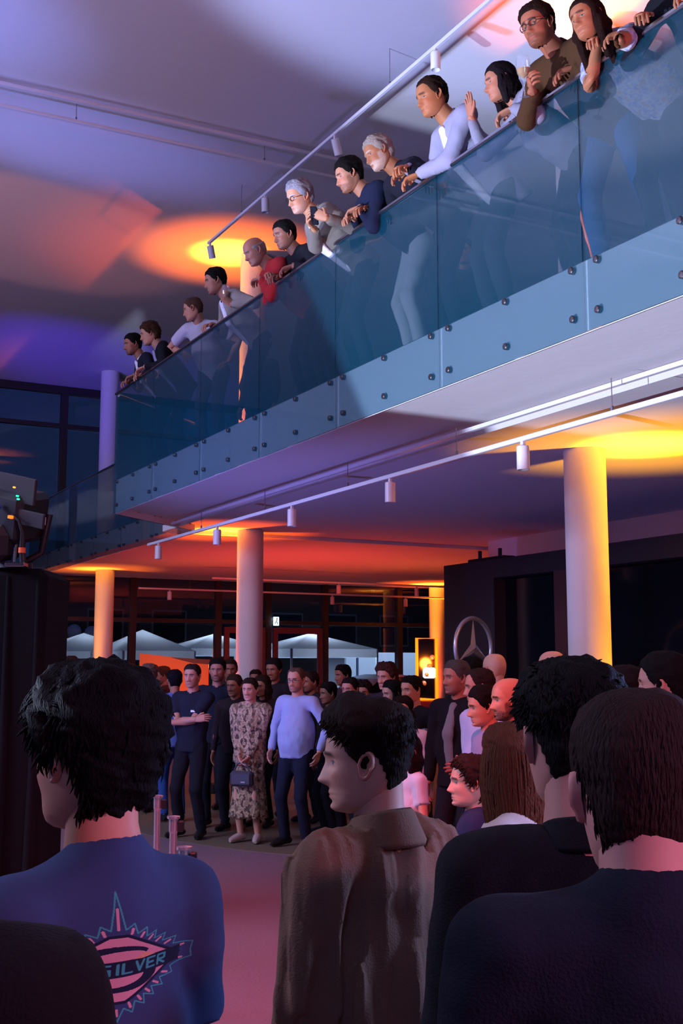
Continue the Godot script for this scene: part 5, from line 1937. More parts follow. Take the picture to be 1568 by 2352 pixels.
func back_print() -> StandardMaterial3D:
	var shirt := col("35456a")
	var im := Image.create(384, 384, false, Image.FORMAT_RGB8)
	im.fill(shirt)
	var teal := col("3f9c9a")
	var pink := col("c58f98")
	var dark := col("1b2238")
	# zigzag of sun rays round a wide diamond
	var rays: Array = []
	var small: Array = []
	var nr := 26
	for k in nr * 2 + 1:
		var a := TAU * k / (nr * 2.0)
		var c := Vector2(sin(a), -cos(a))
		var f := 1.0 / (absf(c.x) / 0.40 + absf(c.y) / 0.25) 
		var ext := 1.12 if k % 2 == 1 else 1.36
		if k == 0 or k == nr * 2:
			ext = 2.05
		rays.append(Vector2(0.5, 0.60) + c * f * ext)
		if k % 2 == 0:
			small.append([Vector2(0.5, 0.60) + c * f * 1.06, Vector2(0.5, 0.60) + c * f * (1.2 if k > 0 else 1.6)])
	stroke(im, rays, 0.004, teal)
	for q: Array in small:
		stroke(im, q, 0.007, pink)
	var dia := PackedVector2Array([Vector2(0.11, 0.60), Vector2(0.46, 0.37), Vector2(0.54, 0.37), Vector2(0.89, 0.60), Vector2(0.54, 0.83), Vector2(0.46, 0.83)])
	fill_poly(im, dia, dark)
	var ins := PackedVector2Array()
	for p in dia:
		ins.append(Vector2(0.5, 0.60) + (p - Vector2(0.5, 0.60)) * 0.92)
	fill_poly(im, ins, pink)
	# dark swooshes: one above, one below the lettering
	for sg: float in [1.0, -1.0]:
		var sw := PackedVector2Array()
		for k in 21:
			var t := lerpf(0.15, 1.0, k / 20.0) * PI
			sw.append(Vector2(0.53, 0.60) + sg * Vector2(cos(t) * -0.20 + 0.02, -0.055 - 0.10 * sin(t)) * Vector2(-1, 1) + Vector2(-0.03, 0))
		for k in 21:
			var t := lerpf(1.0, 0.15, k / 20.0) * PI
			sw.append(Vector2(0.53, 0.60) + sg * Vector2(cos(t) * -0.15 - 0.01, -0.055 - 0.065 * sin(t)) * Vector2(-1, 1) + Vector2(-0.03, 0))
		fill_poly(im, sw, dark)
	fill_poly(im, PackedVector2Array([Vector2(0.12, 0.545), Vector2(0.88, 0.545), Vector2(0.88, 0.655), Vector2(0.12, 0.655)]), dark)
	# the lettering, drawn in strokes on a 2 x 3 grid
	var glyph := {"Q": [[0, 0, 2, 0, 2, 3, 0, 3, 0, 0], [1.2, 2, 2.2, 3.3]], "U": [[0, 0, 0, 3, 2, 3, 2, 0]], "I": [[0.6, 0, 0.6, 3]], "K": [[0, 0, 0, 3], [2, 0, 0, 1.6, 2, 3]], "S": [[2, 0, 0, 0, 0, 1.5, 2, 1.5, 2, 3, 0, 3]], "L": [[0, 0, 0, 3, 2, 3]], "V": [[0, 0, 1, 3, 2, 0]], "E": [[2, 0, 0, 0, 0, 3, 2, 3], [0, 1.5, 1.6, 1.5]], "R": [[0, 3, 0, 0, 2, 0, 2, 1.5, 0, 1.5, 2, 3]]}
	var x := 0.185
	for ch in "QUIKSILVER":
		for line: Array in glyph[ch]:
			var pts: Array = []
			for k in range(0, line.size(), 2):
				pts.append(Vector2(x + float(line[k]) * 0.0215, 0.568 + float(line[k + 1]) * 0.0215))
			stroke(im, pts, 0.0075, teal)
		x += 0.038 if ch == "I" else 0.0665
	var m := StandardMaterial3D.new()
	m.resource_name = "printed_blue_tee"
	m.albedo_texture = ImageTexture.create_from_image(im)
	m.roughness = 0.92
	m.metallic_specular = 0.3
	return m

func front_print() -> StandardMaterial3D:
	var im := Image.create(256, 256, false, Image.FORMAT_RGB8)
	im.fill(col("1c2046"))
	var white := col("d8dcec")
	var red := col("c23a34")
	var teal := col("4aa0b8")
	fill_poly(im, PackedVector2Array([Vector2(0.25, 0.08), Vector2(0.45, 0.10), Vector2(0.42, 0.30), Vector2(0.22, 0.28)]), teal)
	stroke(im, [Vector2(0.40, 0.07), Vector2(0.50, 0.14), Vector2(0.44, 0.24)], 0.02, red)
	for k in 4:
		stroke(im, [Vector2(0.25, 0.22 + 0.055 * k), Vector2(0.75, 0.24 + 0.055 * k)], 0.012, white)
	for b: Array in [[0.38, 0.50, 0.10, white], [0.58, 0.52, 0.09, red], [0.50, 0.62, 0.10, white], [0.34, 0.68, 0.08, white], [0.56, 0.74, 0.09, red], [0.40, 0.84, 0.12, white], [0.60, 0.88, 0.09, white], [0.5, 0.95, 0.08, teal]]:
		var poly := PackedVector2Array()
		for k in 12:
			var a := TAU * k / 12.0
			poly.append(Vector2(b[0], b[1]) + Vector2(cos(a), sin(a) * 0.6) * float(b[2]) * (0.85 + 0.2 * sin(k * 2.1)))
		fill_poly(im, poly, b[3])
	for k in 6:
		stroke(im, [Vector2(0.32 + 0.05 * k, 0.80), Vector2(0.36 + 0.05 * k, 0.9)], 0.006, col("1c2046"))
	var m := StandardMaterial3D.new()
	m.resource_name = "printed_navy_tee"
	m.albedo_texture = ImageTexture.create_from_image(im)
	m.roughness = 0.92
	return m

func print_map(side: float, top_y: float, w: float, shift: float, h := 0.0) -> Callable:
	return func(g: Dictionary, sc: float) -> PackedVector2Array:
		var uv := PackedVector2Array()
		var vs: PackedVector3Array = g.v
		var ns: PackedVector3Array = g.n
		for k in vs.size():
			var p := vs[k] / sc
			var q := Vector2(0.5 + side * (p.x - shift) / w, (top_y - p.y) / (h if h > 0.0 else w))
			if ns[k].z * side < 0.02 or q.x < 0.0 or q.x > 1.0 or q.y < 0.0 or q.y > 1.0:
				q = Vector2(0.004, 0.004).lerp(q.clamp(Vector2(0.004, 0.004), Vector2(0.996, 0.996)), 0.0 if ns[k].z * side < 0.02 else 1.0)
			uv.append(q)
		return uv

func dress_print() -> StandardMaterial3D:
	var n := FastNoiseLite.new()
	n.seed = 12
	n.frequency = 0.022
	n.fractal_octaves = 3
	var src := n.get_seamless_image(256, 256)
	src.convert(Image.FORMAT_RGB8)
	for y in 256:
		for x in 256:
			var v := src.get_pixel(x, y).r
			var c := col("b89f80")
			if v < 0.40:
				c = col("3b2b28")
			elif v < 0.47:
				c = col("7d6450")
			elif v > 0.66:
				c = col("8f7860")
			src.set_pixel(x, y, c)
	var m := StandardMaterial3D.new()
	m.resource_name = "leaf_print_cloth"
	m.albedo_texture = ImageTexture.create_from_image(src)
	m.uv1_triplanar = true
	m.uv1_scale = Vector3(3.2, 2.4, 3.2)
	m.roughness = 0.9
	return m

func build_people() -> void:
	build_head()
	near_people()
	gallery_people()
	right_people()
	crowd_people()

func near_people() -> void:
	# left: dark tousled hair, blue printed tee
	crowd("man with dark tousled hair in a blue tee printed with a sun logo", 236, 1566, 1.92, 44, {
		"group": G_NEAR, "cs": 0.011, "head": Vector3(11, 0, 0), "skin": col("c98f74"), "hcol": col("0d0a09"), "top": 0.036, "side": 0.026, "nape": 0.022, "hrough": 0.012,
		"locks": [2600, 0.030, 0.0030, 0.04, 0.35], "top_mat": back_print(), "print_uv": print_map(-1.0, 1.452, 0.37, 0.03, 0.225), "top_name": "tee_shirt", "sleeve": "short", "loose": 0.004, "fold": 0.007, "fold_f": Vector3(5, 9, 5),
		"shoulder": 0.172, "shrug": -0.02, "neck": 0.058, "lh": Vector3(0.2, 0.82, 0.08), "rh": Vector3(-0.2, 0.82, 0.08), "lp": Vector3(0.1, -0.3, -1), "rp": Vector3(-0.1, -0.3, -1), "pants": col("20222c"), "collar_y": 1.478, "hs": 1.04})
	# middle: brown overshirt, profile to the left
	crowd("man in profile with a short quiff and a brown overshirt, centre foreground", 862, 1622, 2.62, 42, {
		"group": G_NEAR, "cs": 0.011, "head": Vector3(44, 2, 0), "skin": col("cf9a80"), "hcol": col("21160f"), "top": 0.030, "side": 0.004, "scalp": 0.55, "quiff": 0.018, "hrough": 0.007,
		"lock_min": 0.055, "locks": [1600, 0.026, 0.0018, 0.25, 0.2], "tcol": col("755946"), "top_name": "overshirt", "loose": 0.010, "fold": 0.03, "fold_f": Vector3(13, 1.8, 13), "collar": col("755946"), "collar_k": 1.7, "shoulder": 0.185, "arm": 1.04, "hem": 0.78,
		"lh": Vector3(0.2, 0.86, 0.14), "rh": Vector3(-0.22, 0.84, 0.1), "lp": Vector3(0.3, -0.2, -0.9), "pants": col("1a1a20")})
	# right: black top, faded sides
	crowd("man with dark curly crop and faded sides in a black high-collared top", 1318, 1552, 2.15, 4, {
		"group": G_NEAR, "cs": 0.013, "head": Vector3(6, 2, 0), "skin": col("c58a78"), "hcol": col("120e0c"), "top": 0.030, "side": 0.004, "scalp": 0.75, "hrough": 0.008,
		"lock_min": 0.03, "locks": [2200, 0.018, 0.0022, 0.4, 0.6], "tcol": col("0f0e12"), "top_name": "pullover", "loose": 0.014, "collar": col("0f0e12"), "collar_k": 1.2, "shoulder": 0.20, "hs": 1.06, "neck": 0.062})
	# far right: brown short hair, black-blue sweater
	crowd("man with short brown hair and a navy sweater, nearest on the right", 1468, 1627, 1.60, -6, {
		"group": G_NEAR, "cs": 0.012, "head": Vector3(4, 4, 0), "skin": col("cc8f7e"), "hcol": col("2c1c17"), "top": 0.016, "side": 0.006, "scalp": 0.8, "nape": 0.03, "hrough": 0.003, "collar_y": 1.50, "shrug": 0.02,
		"locks": [2600, 0.014, 0.0014, 0.12, 0.14], "tcol": col("171a26"), "top_name": "sweater", "loose": 0.018, "fold": 0.012, "fold_f": Vector3(5, 7, 5), "shoulder": 0.215, "hs": 1.1, "neck": 0.066, "girth": 1.1})
	# a dark shoulder at the bottom left corner
	crowd("dark clothed shoulder of someone at the bottom left corner", -395, 1450, 1.12, 8, {
		"group": G_NEAR, "cs": 0.014, "skin": col("b9866e"), "hcol": col("120e0c"), "tcol": col("0d0c10"), "top_name": "jacket", "loose": 0.02, "shoulder": 0.21, "fold": 0.012})

func gallery_people() -> void:
	var navy := col("161826")
	gallery("man in a navy suit with a pink tie at the far rail end", 305, 795, 4.05, -6, {"h": 1.76, "skin": col("8f5f48"), "hcol": col("0f0b0a"), "beard": 0.6, "tcol": navy, "top_name": "jacket", "open": col("c9c6d8"), "tie": col("c4565e"), "collar": col("c9c6d8"), "head": Vector3(4, 10, 0), "pants": navy})
	gallery("man with shaggy brown hair in a black suit beside the man with the pink tie", 345, 770, 4.12, -14, {"h": 1.80, "skin": col("a97a60"), "hcol": col("3a2417"), "top": 0.03, "side": 0.026, "nape": 0.02, "hrough": 0.01, "tcol": col("121219"), "top_name": "jacket", "open": col("8a88a0"), "collar": col("8a88a0"), "head": Vector3(-6, 14, 0), "pants": col("121219")})
	gallery("man in a pale grey tee with his head turned away on the gallery", 448, 712, 4.15, 40, {"h": 1.74, "skin": col("a9765c"), "hcol": col("4a3227"), "top": 0.010, "side": 0.005, "tcol": col("a6a2ae"), "top_name": "tee_shirt", "sleeve": "short", "head": Vector3(-70, 12, 0), "pants": col("3c3a44"), "girth": 1.08, "lh": Vector3(0.26, 0.95, 0.16), "rh": Vector3(-0.2, 1.05, 0.25)})
	gallery("dark-haired man in a grey jacket over a white shirt holding a glass", 496, 650, 4.05, -8, {"h": 1.78, "skin": col("a8745c"), "hcol": col("14100e"), "beard": 0.35, "tcol": col("8f8780"), "top_name": "jacket", "open": col("dcdce8"), "collar": col("8f8780"), "head": Vector3(-8, 12, 0), "pants": col("232840"), "lhr": Vector3(0.22, 0.10, -0.08), "lhd": Vector3(-0.2, 0.6, 0.6), "lpalm": Vector3(-1, 0, 0.1), "lcurl": 1.0})
	wine_glass("wine glass held up by the man in the grey jacket", (last.lh as Vector3) + Vector3(-0.05, 0.13, -0.02))
	gallery("bald grey man in a red sweater folding his arms over the rail", 590, 580, 3.95, -4, {"h": 1.76, "skin": col("a8705a"), "hcol": col("8d8078"), "bald": 1.0, "top": 0.01, "side": 0.008, "beard": 0.3, "bcol": col("9a8d86"), "tcol": col("a3282c"), "top_name": "sweater", "head": Vector3(0, 26, 0), "girth": 1.06, "lhr": Vector3(-0.05, 0.06, 0.06), "rhr": Vector3(0.12, 0.02, 0.05), "lhd": Vector3(-1, 0.1, 0.2), "rhd": Vector3(1, 0, 0.3)})
	gallery("dark-haired man in black half hidden behind the grey-haired man with glasses", 655, 545, 4.05, 0, {"h": 1.72, "skin": col("8f5d4a"), "hcol": col("100c0b"), "tcol": col("131218"), "top_name": "jacket", "head": Vector3(4, 16, 0)})
	gallery("grey-haired man with glasses in a beige cardigan leaning out with a phone", 690, 458, 3.82, -10, {"h": 1.80, "skin": col("b5805f"), "hcol": col("7c797e"), "top": 0.026, "side": 0.016, "hrough": 0.007, "beard": 0.2, "bcol": col("b0aab0"), "glasses": true, "tcol": col("736b62"), "top_name": "cardigan", "open": col("dfe0ee"), "collar": col("a29a90"), "head": Vector3(14, 22, -6), "pants": col("2a3038"), "loose": 0.008,
		"lh_px": Vector3(748, 500, 3.80), "rh_px": Vector3(722, 525, 3.82), "lhd": Vector3(-0.6, 0.5, 0.5), "rhd": Vector3(0.4, 0.3, 0.6), "lpalm": Vector3(-0.6, 0, -0.6), "rpalm": Vector3(0.6, 0.3, -0.5)})
	var ph := thing("mobile_phone", "dark phone held over the rail by the man in the beige cardigan", "phone", ((last.lh as Vector3) + (last.rh as Vector3)) * 0.5 + Vector3(-0.05, 0.05, 0.0))
	ph.basis = Basis.from_euler(Vector3(0.3, 0.4, 0.5))
	var st := new_st()
	bx(st, Vector3.ZERO, Vector3(0.012, 0.14, 0.07), Basis.IDENTITY, 0.005)
	obj("case", st, mt("phone_black", col("101014"), 0.2), ph)
	st = new_st()
	bx(st, Vector3(0.007, 0, 0), Vector3(0.002, 0.128, 0.062))
	obj("screen", st, mt("phone_screen", col("1a2030"), 0.05), ph)
	gallery("dark-haired stubbled man in a navy jacket, looking down from the rail", 806, 408, 3.95, -12, {"h": 1.78, "skin": col("b87d60"), "hcol": col("120d0b"), "top": 0.03, "side": 0.010, "beard": 0.55, "tcol": col("1a2038"), "top_name": "jacket", "head": Vector3(-4, 18, 0), "pants": col("b9c8cc"), "lhr": Vector3(0.02, 0.06, 0.06), "rhr": Vector3(-0.1, 0.03, 0.07)})
	gallery("white-haired man with a moustache in a dark jacket, both hands on the rail", 876, 355, 3.92, -8, {"h": 1.78, "skin": col("a96f4c"), "hcol": col("968b80"), "top": 0.022, "side": 0.014, "hrough": 0.008, "beard": 0.75, "bcol": col("cfc0b0"), "tcol": col("1b1c28"), "top_name": "jacket", "head": Vector3(-2, 22, 8), "pants": col("20242e"), "rh_px": Vector3(838, 478, 4.0), "lhr": Vector3(0.24, 0.06, 0.05), "lpalm": Vector3(0, -1, 0.1), "loose": 0.008})
	gallery("tall man in a pale grey blazer leaning on the gallery rail", 994, 230, 3.98, -8, {"h": 1.86, "skin": col("b9774f"), "hcol": col("2c1d15"), "top": 0.018, "side": 0.010, "recede": 0.012, "tcol": col("9c9ab2"), "top_name": "blazer", "open": col("e2e4f2"), "collar": col("9c9ab2"), "head": Vector3(4, 16, 0), "pants": col("39444e"), "hem": 0.78, "loose": 0.01, "lh_px": Vector3(962, 400, 3.98), "rh_px": Vector3(930, 385, 3.96)})
	gallery("woman with a smooth dark bob raising one hand on the gallery", 1150, 196, 4.05, -22, {"h": 1.68, "skin": col("b97a5e"), "hair": "bob", "hcol": col("1c1418"), "top": 0.018, "side": 0.018, "nape": 0.02, "hrough": 0.002, "tcol": col("8d8a9c"), "top_name": "blouse", "bust": 1.0, "head": Vector3(0, 10, 0), "pants": col("15181d"), "hair_len": 0.12,
		"rh_px": Vector3(1081, 268, 4.0), "rhd": Vector3(0, 1, 0.1), "rpalm": Vector3(0.4, 0, 1), "rcurl": 0.1, "rp": Vector3(-0.5, -1, 0.2)})
	gallery("bearded man in a dark brown jacket holding a wine glass over the rail", 1238, 68, 3.90, 4, {"h": 1.80, "skin": col("a8664a"), "hcol": col("23150f"), "top": 0.022, "side": 0.008, "beard": 0.55, "glasses": true, "tcol": col("4a301c"), "top_name": "jacket", "collar": col("3a2416"), "head": Vector3(10, 14, 6), "pants": col("2f62a0"), "loose": 0.012, "lf": Vector3(0.16, 0.075, -0.28), "rh_px": Vector3(1222, 208, 3.86), "rhd": Vector3(0.5, 0.1, 0.6), "rpalm": Vector3(0.6, 0.3, -0.4), "lhr": Vector3(0.1, 0.03, 0.0), "rcurl": 1.0})
	wine_glass("wine glass tilted in the hand of the bearded man in brown", (last.rh as Vector3) + Vector3(-0.10, 0.09, 0.05), Vector3(0.2, 0, 0.2))
	gallery("woman with long brown hair in a pale floral blouse leaning on her arm", 1352, 52, 3.96, 0, {"h": 1.70, "skin": col("b0704f"), "hair": "long", "hcol": col("24130e"), "top": 0.016, "side": 0.016, "hrough": 0.003, "top_mat": floral(), "top_name": "blouse", "sleeve": "short", "bust": 1.0, "head": Vector3(6, 10, 8), "pants": col("12151a"), "hair_len": 0.26, "lhr": Vector3(0.16, 0.03, 0.0), "rhr": Vector3(0.0, 0.05, 0.04), "girth": 1.12, "legs": "trousers"})
	gallery("person in dark clothes at the very top right corner of the rail", 1530, -95, 4.05, 10, {"h": 1.74, "skin": col("a8704f"), "hcol": col("14100e"), "tcol": col("14141c"), "top_name": "jacket", "head": Vector3(10, 10, 0)})
	# people and a chair farther back on the gallery, seen through the glass
	person("guest in black standing far back on the gallery behind the glass", Vector3(5.9, FLOOR2, -8.6), away(160), {"h": 1.70, "skin": col("9a6a55"), "tcol": col("15151c"), "group": "guests farther back on the gallery", "cs": 0.026})
	person("guest in a dark coat on the gallery near the yellow column", Vector3(5.6, FLOOR2, -12.6), away(150), {"h": 1.76, "skin": col("9a6a55"), "tcol": col("1d1a20"), "group": "guests farther back on the gallery", "cs": 0.026})

func floral() -> StandardMaterial3D:
	var n := FastNoiseLite.new()
	n.seed = 5
	n.frequency = 0.04
	var src := n.get_seamless_image(128, 128)
	src.convert(Image.FORMAT_RGB8)
	for y in 128:
		for x in 128:
			var v := src.get_pixel(x, y).r
			src.set_pixel(x, y, col("7d8cc0") if v < 0.42 else (col("b39a86") if v > 0.68 else col("b9bcd0")))
	var m := StandardMaterial3D.new()
	m.resource_name = "floral_cloth"
	m.albedo_texture = ImageTexture.create_from_image(src)
	m.uv1_triplanar = true
	m.uv1_scale = Vector3(4, 4, 4)
	m.roughness = 0.9
	return m

func right_people() -> void:
	crowd("grey-haired man in a dark jacket over a grey shirt before the black partition", 1052, 1518, 8.6, 142, {"skin": col("b07a66"), "hcol": col("4c4644"), "top": 0.014, "side": 0.008, "beard": 0.45, "bcol": col("6a625e"), "tcol": col("16151c"), "top_name": "jacket", "open": col("77797e"), "open_w": 0.045, "head": Vector3(-24, 0, 0), "cs": 0.018, "loose": 0.01})
	crowd("man with a dark receding crop in a pale blue shirt behind a teenage boy", 1108, 1536, 7.9, 120, {"skin": col("b9826c"), "hcol": col("2a1d1a"), "top": 0.014, "side": 0.010, "recede": 0.02, "tcol": col("b3b6d8"), "top_name": "shirt", "collar": col("b3b6d8"), "head": Vector3(-30, 4, 0), "cs": 0.018, "rh": Vector3(0.02, 1.13, 0.24), "lh": Vector3(0.14, 1.11, 0.24)})
	crowd("teenage boy with dark hair in a lilac shirt, right of the grey-haired man", 1118, 1582, 7.3, 105, {"kid": 0.3, "skin": col("c08a6c"), "hcol": col("17100e"), "top": 0.026, "side": 0.012, "tcol": col("8f8cac"), "head": Vector3(-6, 6, 0), "cs": 0.018})
	crowd("bald man seen from behind, reddish light on his crown, before the star", 1138, 1504, 9.4, 30, {"hair": "none", "skin": col("d09a84"), "tcol": col("1b1820"), "cs": 0.022})
	crowd("bald man with a black beard, half hidden by the curly-haired man", 1176, 1560, 6.4, 110, {"hair": "none", "scalp": 0.25, "skin": col("c9906f"), "hcol": col("241a16"), "bcol": col("0d0a0a"), "beard": 0.95, "tcol": col("15141a"), "head": Vector3(-12, 4, 0), "cs": 0.018})
	crowd("small boy with curly brown hair in a navy tee with a coloured print", 1082, 1752, 5.35, 84, {"kid": 1.0, "skin": col("d3a488"), "hcol": col("33221a"), "top": 0.026, "side": 0.018, "nape": 0.012, "hrough": 0.009, "locks": [350, 0.03, 0.004, 0.3, 0.5], "top_mat": front_print(), "print_uv": print_map(1.0, 1.40, 0.34, 0.0), "top_name": "tee_shirt", "sleeve": "short", "head": Vector3(12, -3, 0), "cs": 0.015, "pants": col("3a5a8c")})
	crowd("woman with long chestnut hair in a cream jumper, seen from behind", 1176, 1662, 3.6, 58, {"hair": "long", "skin": col("cf9c80"), "hcol": col("5e3220"), "top": 0.018, "side": 0.02, "nape": 0.03, "hrough": 0.005, "hair_len": 0.29, "hcs": 0.008, "strands": 420, "tcol": col("b8a698"), "top_name": "jumper", "loose": 0.012, "fold": 0.014, "fold_f": Vector3(6, 5, 6), "head": Vector3(-14, 4, 0), "cs": 0.015, "bust": 0.9, "shrug": -0.03, "lh": Vector3(0.2, 0.85, 0.2)})
	crowd("bald head, pink-lit, just left of the yellow column's foot", 1272, 1498, 9.0, 60, {"hair": "none", "skin": col("d59a86"), "tcol": col("201c22"), "cs": 0.024})
	crowd("man with dark hair in front of the yellow column's foot", 1440, 1534, 5.6, 40, {"skin": col("b9806c"), "hcol": col("1a1311"), "tcol": col("16141a"), "cs": 0.024})
	crowd("man with dark hair and a red-lit ear at the right edge", 1532, 1508, 5.0, 62, {"skin": col("c78a76"), "hcol": col("15100f"), "tcol": col("17151c"), "cs": 0.024, "hs": 1.04})
	crowd("dark-haired figure behind the bald man and the star emblem", 1085, 1512, 10.2, 25, {"skin": col("b9806c"), "hcol": col("120e0d"), "tcol": col("121117"), "cs": 0.026})

func crowd_people() -> void:
	var polo := col("1d1f2e")
	var pm := crowd("man in a black polo with crossed arms, front row left", 443, 1526, 12.2, 158, {"skin": col("b98470"), "hcol": col("2a2020"), "top": 0.012, "side": 0.006, "beard": 0.3, "tcol": polo, "top_name": "polo_shirt", "sleeve": "short", "collar": polo, "girth": 1.06, "pants": col("191a24"), "head": Vector3(6, 0, 0), "stance": 0.13, "cs": 0.02,
		"lh": Vector3(-0.17, 1.16, 0.20), "rh": Vector3(0.15, 1.20, 0.19), "lhd": Vector3(-1, 0.1, -0.1), "rhd": Vector3(1, 0.2, -0.2), "lp": Vector3(0.9, -0.5, 0.0), "rp": Vector3(-0.9, -0.5, 0.0), "lpalm": Vector3(0, -0.3, -1), "rpalm": Vector3(0, -0.3, -1)})
	badge(pm)
	var w := crowd("second man in a black polo, bearded, behind the crossed-arms man", 500, 1514, 13.0, 172, {"skin": col("a87464"), "hcol": col("15110f"), "beard": 0.7, "tcol": polo, "top_name": "polo_shirt", "sleeve": "short", "collar": polo, "pants": col("191a24"), "head": Vector3(4, 0, 0), "cs": 0.02})
	badge(w)
	crowd("smiling woman in a long leaf-print dress holding a handbag", 576, 1557, 11.9, 162, {"skin": col("c58f7a"), "hair": "bun", "hcol": col("2b1d17"), "top": 0.012, "side": 0.010, "top_mat": dress_print(), "top_name": "dress", "legs": "dress", "skirt_y": 0.26, "skirt_r": 0.19, "bust": 1.0, "sleeve": "long", "loose": 0.012, "fold": 0.016, "fold_f": Vector3(14, 1.8, 14), "shoes": col("b9aaa0"), "head": Vector3(0, 4, 0), "cs": 0.017,
		"lh": Vector3(0.03, 0.86, 0.17), "rh": Vector3(-0.05, 0.86, 0.17), "lhd": Vector3(-0.6, -0.7, 0.1), "rhd": Vector3(0.6, -0.7, 0.1)})
	var hp: Vector3 = ((last.lh as Vector3) + (last.rh as Vector3)) * 0.5
	var bag := thing("handbag", "dark handbag hanging from the hands of the woman in the dress", "handbag", hp - Vector3(0, 0.27, 0), away(162))
	var st := new_st()
	bx(st, Vector3(0, 0.06, 0.05), Vector3(0.24, 0.15, 0.08), Basis.IDENTITY, 0.025)
	obj("bag_body", st, mt("bag_leather", col("3a3644"), 0.5), bag)
	st = new_st()
	tube(st, [Vector3(-0.09, 0.12, 0.05), Vector3(-0.05, 0.2, 0.05), Vector3(0.0, 0.225, 0.04), Vector3(0.05, 0.2, 0.05), Vector3(0.09, 0.12, 0.05)], [0.009], 8)
	obj("strap", st, mt("bag_leather", col("3a3644")), bag)
	st = new_st()
	bx(st, Vector3(0.03, 0.03, 0.093), Vector3(0.05, 0.015, 0.008), Basis.IDENTITY, 0.002)
	obj("clasp", st, chrome_m(), bag)
	crowd("man with glasses and beard in a pale blue shirt, front row", 682, 1534, 11.6, 150, {"skin": col("c48d76"), "hcol": col("5a4238"), "top": 0.010, "side": 0.006, "recede": 0.02, "beard": 0.7, "bcol": col("4a352c"), "glasses": true, "tcol": col("9ba3cc"), "top_name": "shirt", "collar": col("9ba3cc"), "belly": 1.1, "girth": 1.16, "pants": col("1b1e30"), "head": Vector3(4, 2, 0), "stance": 0.13, "cs": 0.02, "fold": 0.012,
		"lh": Vector3(0.30, 0.93, 0.06), "rh": Vector3(-0.27, 0.93, 0.06), "lp": Vector3(0.9, -0.1, -0.5), "rp": Vector3(-0.6, -0.2, -0.8)})
	# people with their backs or half hidden, left
	crowd("man with dark hair in a blue tee seen from behind, left of the polo men", 402, 1540, 13.4, 20, {"skin": col("a87464"), "hcol": col("15121c"), "tcol": col("5a6cb4"), "sleeve": "short", "pants": col("2c4a86"), "cs": 0.024})
	var bits: Array = [
		[165, 1508, 15.0, 170, "short-haired guest at the far left beside the black tower", "a06a58", "33221d", "3a2a30"],
		[122, 1520, 14.2, 150, "guest in pink light at the edge of the black tower", "b37566", "4a302a", "4c3036"],
		[270, 1516, 15.5, 165, "dark-haired guest right of the orange column's foot", "8f5a4a", "160f0e", "2a1c22"],
		[300, 1524, 16.2, 150, "guest under the mullion left of the orange board", "a0604c", "3a241c", "4a2420"],
		[345, 1525, 14.4, 140, "grey-haired guest in front of the orange board's left edge", "b07a64", "6a5850", "3a3038"],
		[352, 1528, 17.5, 170, "red-lit guest standing right before the orange board", "b86a50", "5a2c20", "5a2a24"],
		[378, 1532, 16.4, 100, "guest with auburn hair before the orange board", "a86450", "4a241a", "3a2022"],
		[528, 1514, 14.6, 175, "guest behind the second polo man's shoulder", "93604f", "2c1c18", "2a2228"],
		[541, 1550, 12.7, 165, "bearded guest looking over the dress woman's shoulder", "a06c58", "33241e", "2a2026"],
		[606, 1552, 13.0, 150, "guest with long dark hair right of the dress woman", "a8715c", "2a1a15", "2c2228"],
		[630, 1514, 14.0, 155, "tall dark-haired guest in front of the mauve column", "9c6854", "1d1412", "251e24"],
		[588, 1538, 15.6, 160, "guest almost hidden between two heads before the mauve column", "96604e", "1f1512", "241c22"],
		[716, 1542, 13.4, 140, "guest behind the right shoulder of the pale blue shirt", "96604e", "2a1c18", "2a2228"],
		[790, 1528, 14.4, 130, "dark-haired guest outlined in orange before the white van", "9c6450", "120e0d", "3c3038"],
		[757, 1568, 12.4, 120, "dark-haired guest just right of the pale blue shirt", "8c5a4a", "16100f", "241c22"],
		[806, 1556, 11.7, 140, "woman with dark hair above the centre man's quiff", "b37a66", "1c1412", "382a30"],
		[835, 1566, 12.6, 150, "guest peeking left of the curly-haired guest", "b37a66", "241814", "2c2228"],
		[890, 1526, 11.4, 150, "guest with curly auburn hair under the van", "b8806a", "3a1f18", "2c2026"],
		[905, 1564, 10.4, 120, "woman with long black hair behind the centre man's head", "b8806a", "140e0d", "1e181c"]]
	var k := 0
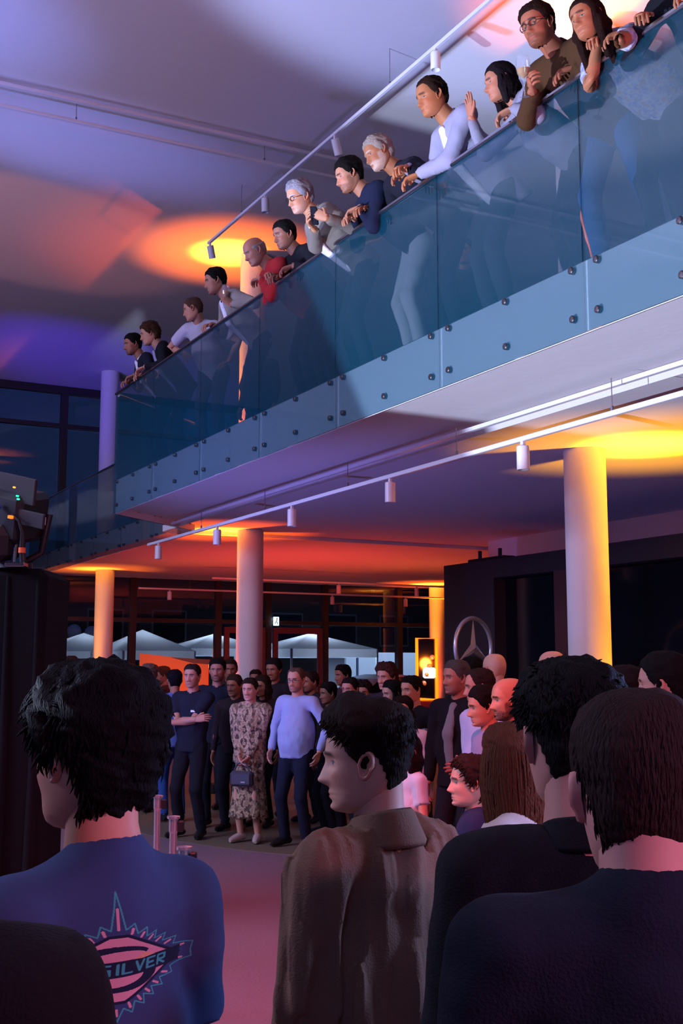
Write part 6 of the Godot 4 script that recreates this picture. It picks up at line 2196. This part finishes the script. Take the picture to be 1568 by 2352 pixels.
	for b: Array in bits:
		k += 1
		var s := {"skin": col(b[5]), "hcol": col(b[6]), "tcol": col(b[7]), "cs": 0.027, "top": 0.012 + 0.004 * (k % 4), "side": 0.008 + 0.003 * (k % 3), "head": Vector3(float((k * 37) % 30) - 15.0, 4, 0), "beard": [0.0, 0.5, 0.3][k % 3]}
		if "long" in b[4]:
			s.hair = "long"
			s.beard = 0.0
			s.bust = 0.9
		if "woman" in b[4]:
			s.beard = 0.0
		if "curly" in b[4]:
			s.hrough = 0.014
			s.top = 0.034
			s.side = 0.028
			s.nape = 0.02
		crowd(b[4], b[0], b[1], b[2], b[3], s)
	crowd("woman in black with dark hair tied back holding a glass", 948, 1552, 9.9, 140, {"skin": col("c48a70"), "hair": "bun", "hcol": col("140e0d"), "top": 0.012, "side": 0.012, "tcol": col("131118"), "top_name": "dress", "legs": "dress", "skirt_y": 0.1, "skirt_r": 0.2, "bust": 1.0, "collar_y": 1.40, "head": Vector3(-8, 4, 0), "cs": 0.019, "lh": Vector3(0.22, 1.14, 0.2), "lhd": Vector3(0.3, 0.4, 0.8), "lcurl": 1.1, "lpalm": Vector3(-1, 0, 0.2)})
	wine_glass("wine glass held by the woman in black", (last.lh as Vector3) + Vector3(0.02, 0.1, 0.06))
	crowd("woman in a white dress hidden behind the centre man, one shoulder showing", 925, 1600, 8.9, 160, {"skin": col("c48a70"), "hair": "long", "hcol": col("1a1210"), "tcol": col("c9bcc4"), "top_name": "dress", "legs": "dress", "skirt_y": 0.4, "skirt_r": 0.2, "bust": 0.9, "cs": 0.022})
	crowd("little girl with a white hair band in a white top", 938, 1697, 7.6, 118, {"kid": 1.0, "skin": col("c9937a"), "hair": "bob", "hcol": col("1b1210"), "top": 0.014, "side": 0.014, "tcol": col("c6ccd8"), "sleeve": "short", "pants": col("8f96a8"), "cs": 0.017, "hair_len": 0.13})
	var hx: Transform3D = last.hx
	var girl := get_node(NodePath(last_person))
	st = new_st()
	var pts: Array = []
	for q in 13:
		var a := lerpf(-1.5, 1.5, q / 12.0)
		pts.append(hx * Vector3(sin(a) * 0.092, 0.03 + cos(a) * 0.108, 0.03))
	tube(st, pts, [0.008], 6)
	obj("hair_band", st, mt("white_band", col("e8e6ee"), 0.5), girl)

func badge(o: Node3D) -> void:
	var st := new_st()
	var up: Callable = last.up
	bx(st, up.call(Vector3(0.085, 1.28, 0.128)), Vector3(0.06, 0.02, 0.006))
	obj("name_badge", st, mt("white_band", col("e8e6ee"), 0.5), o)
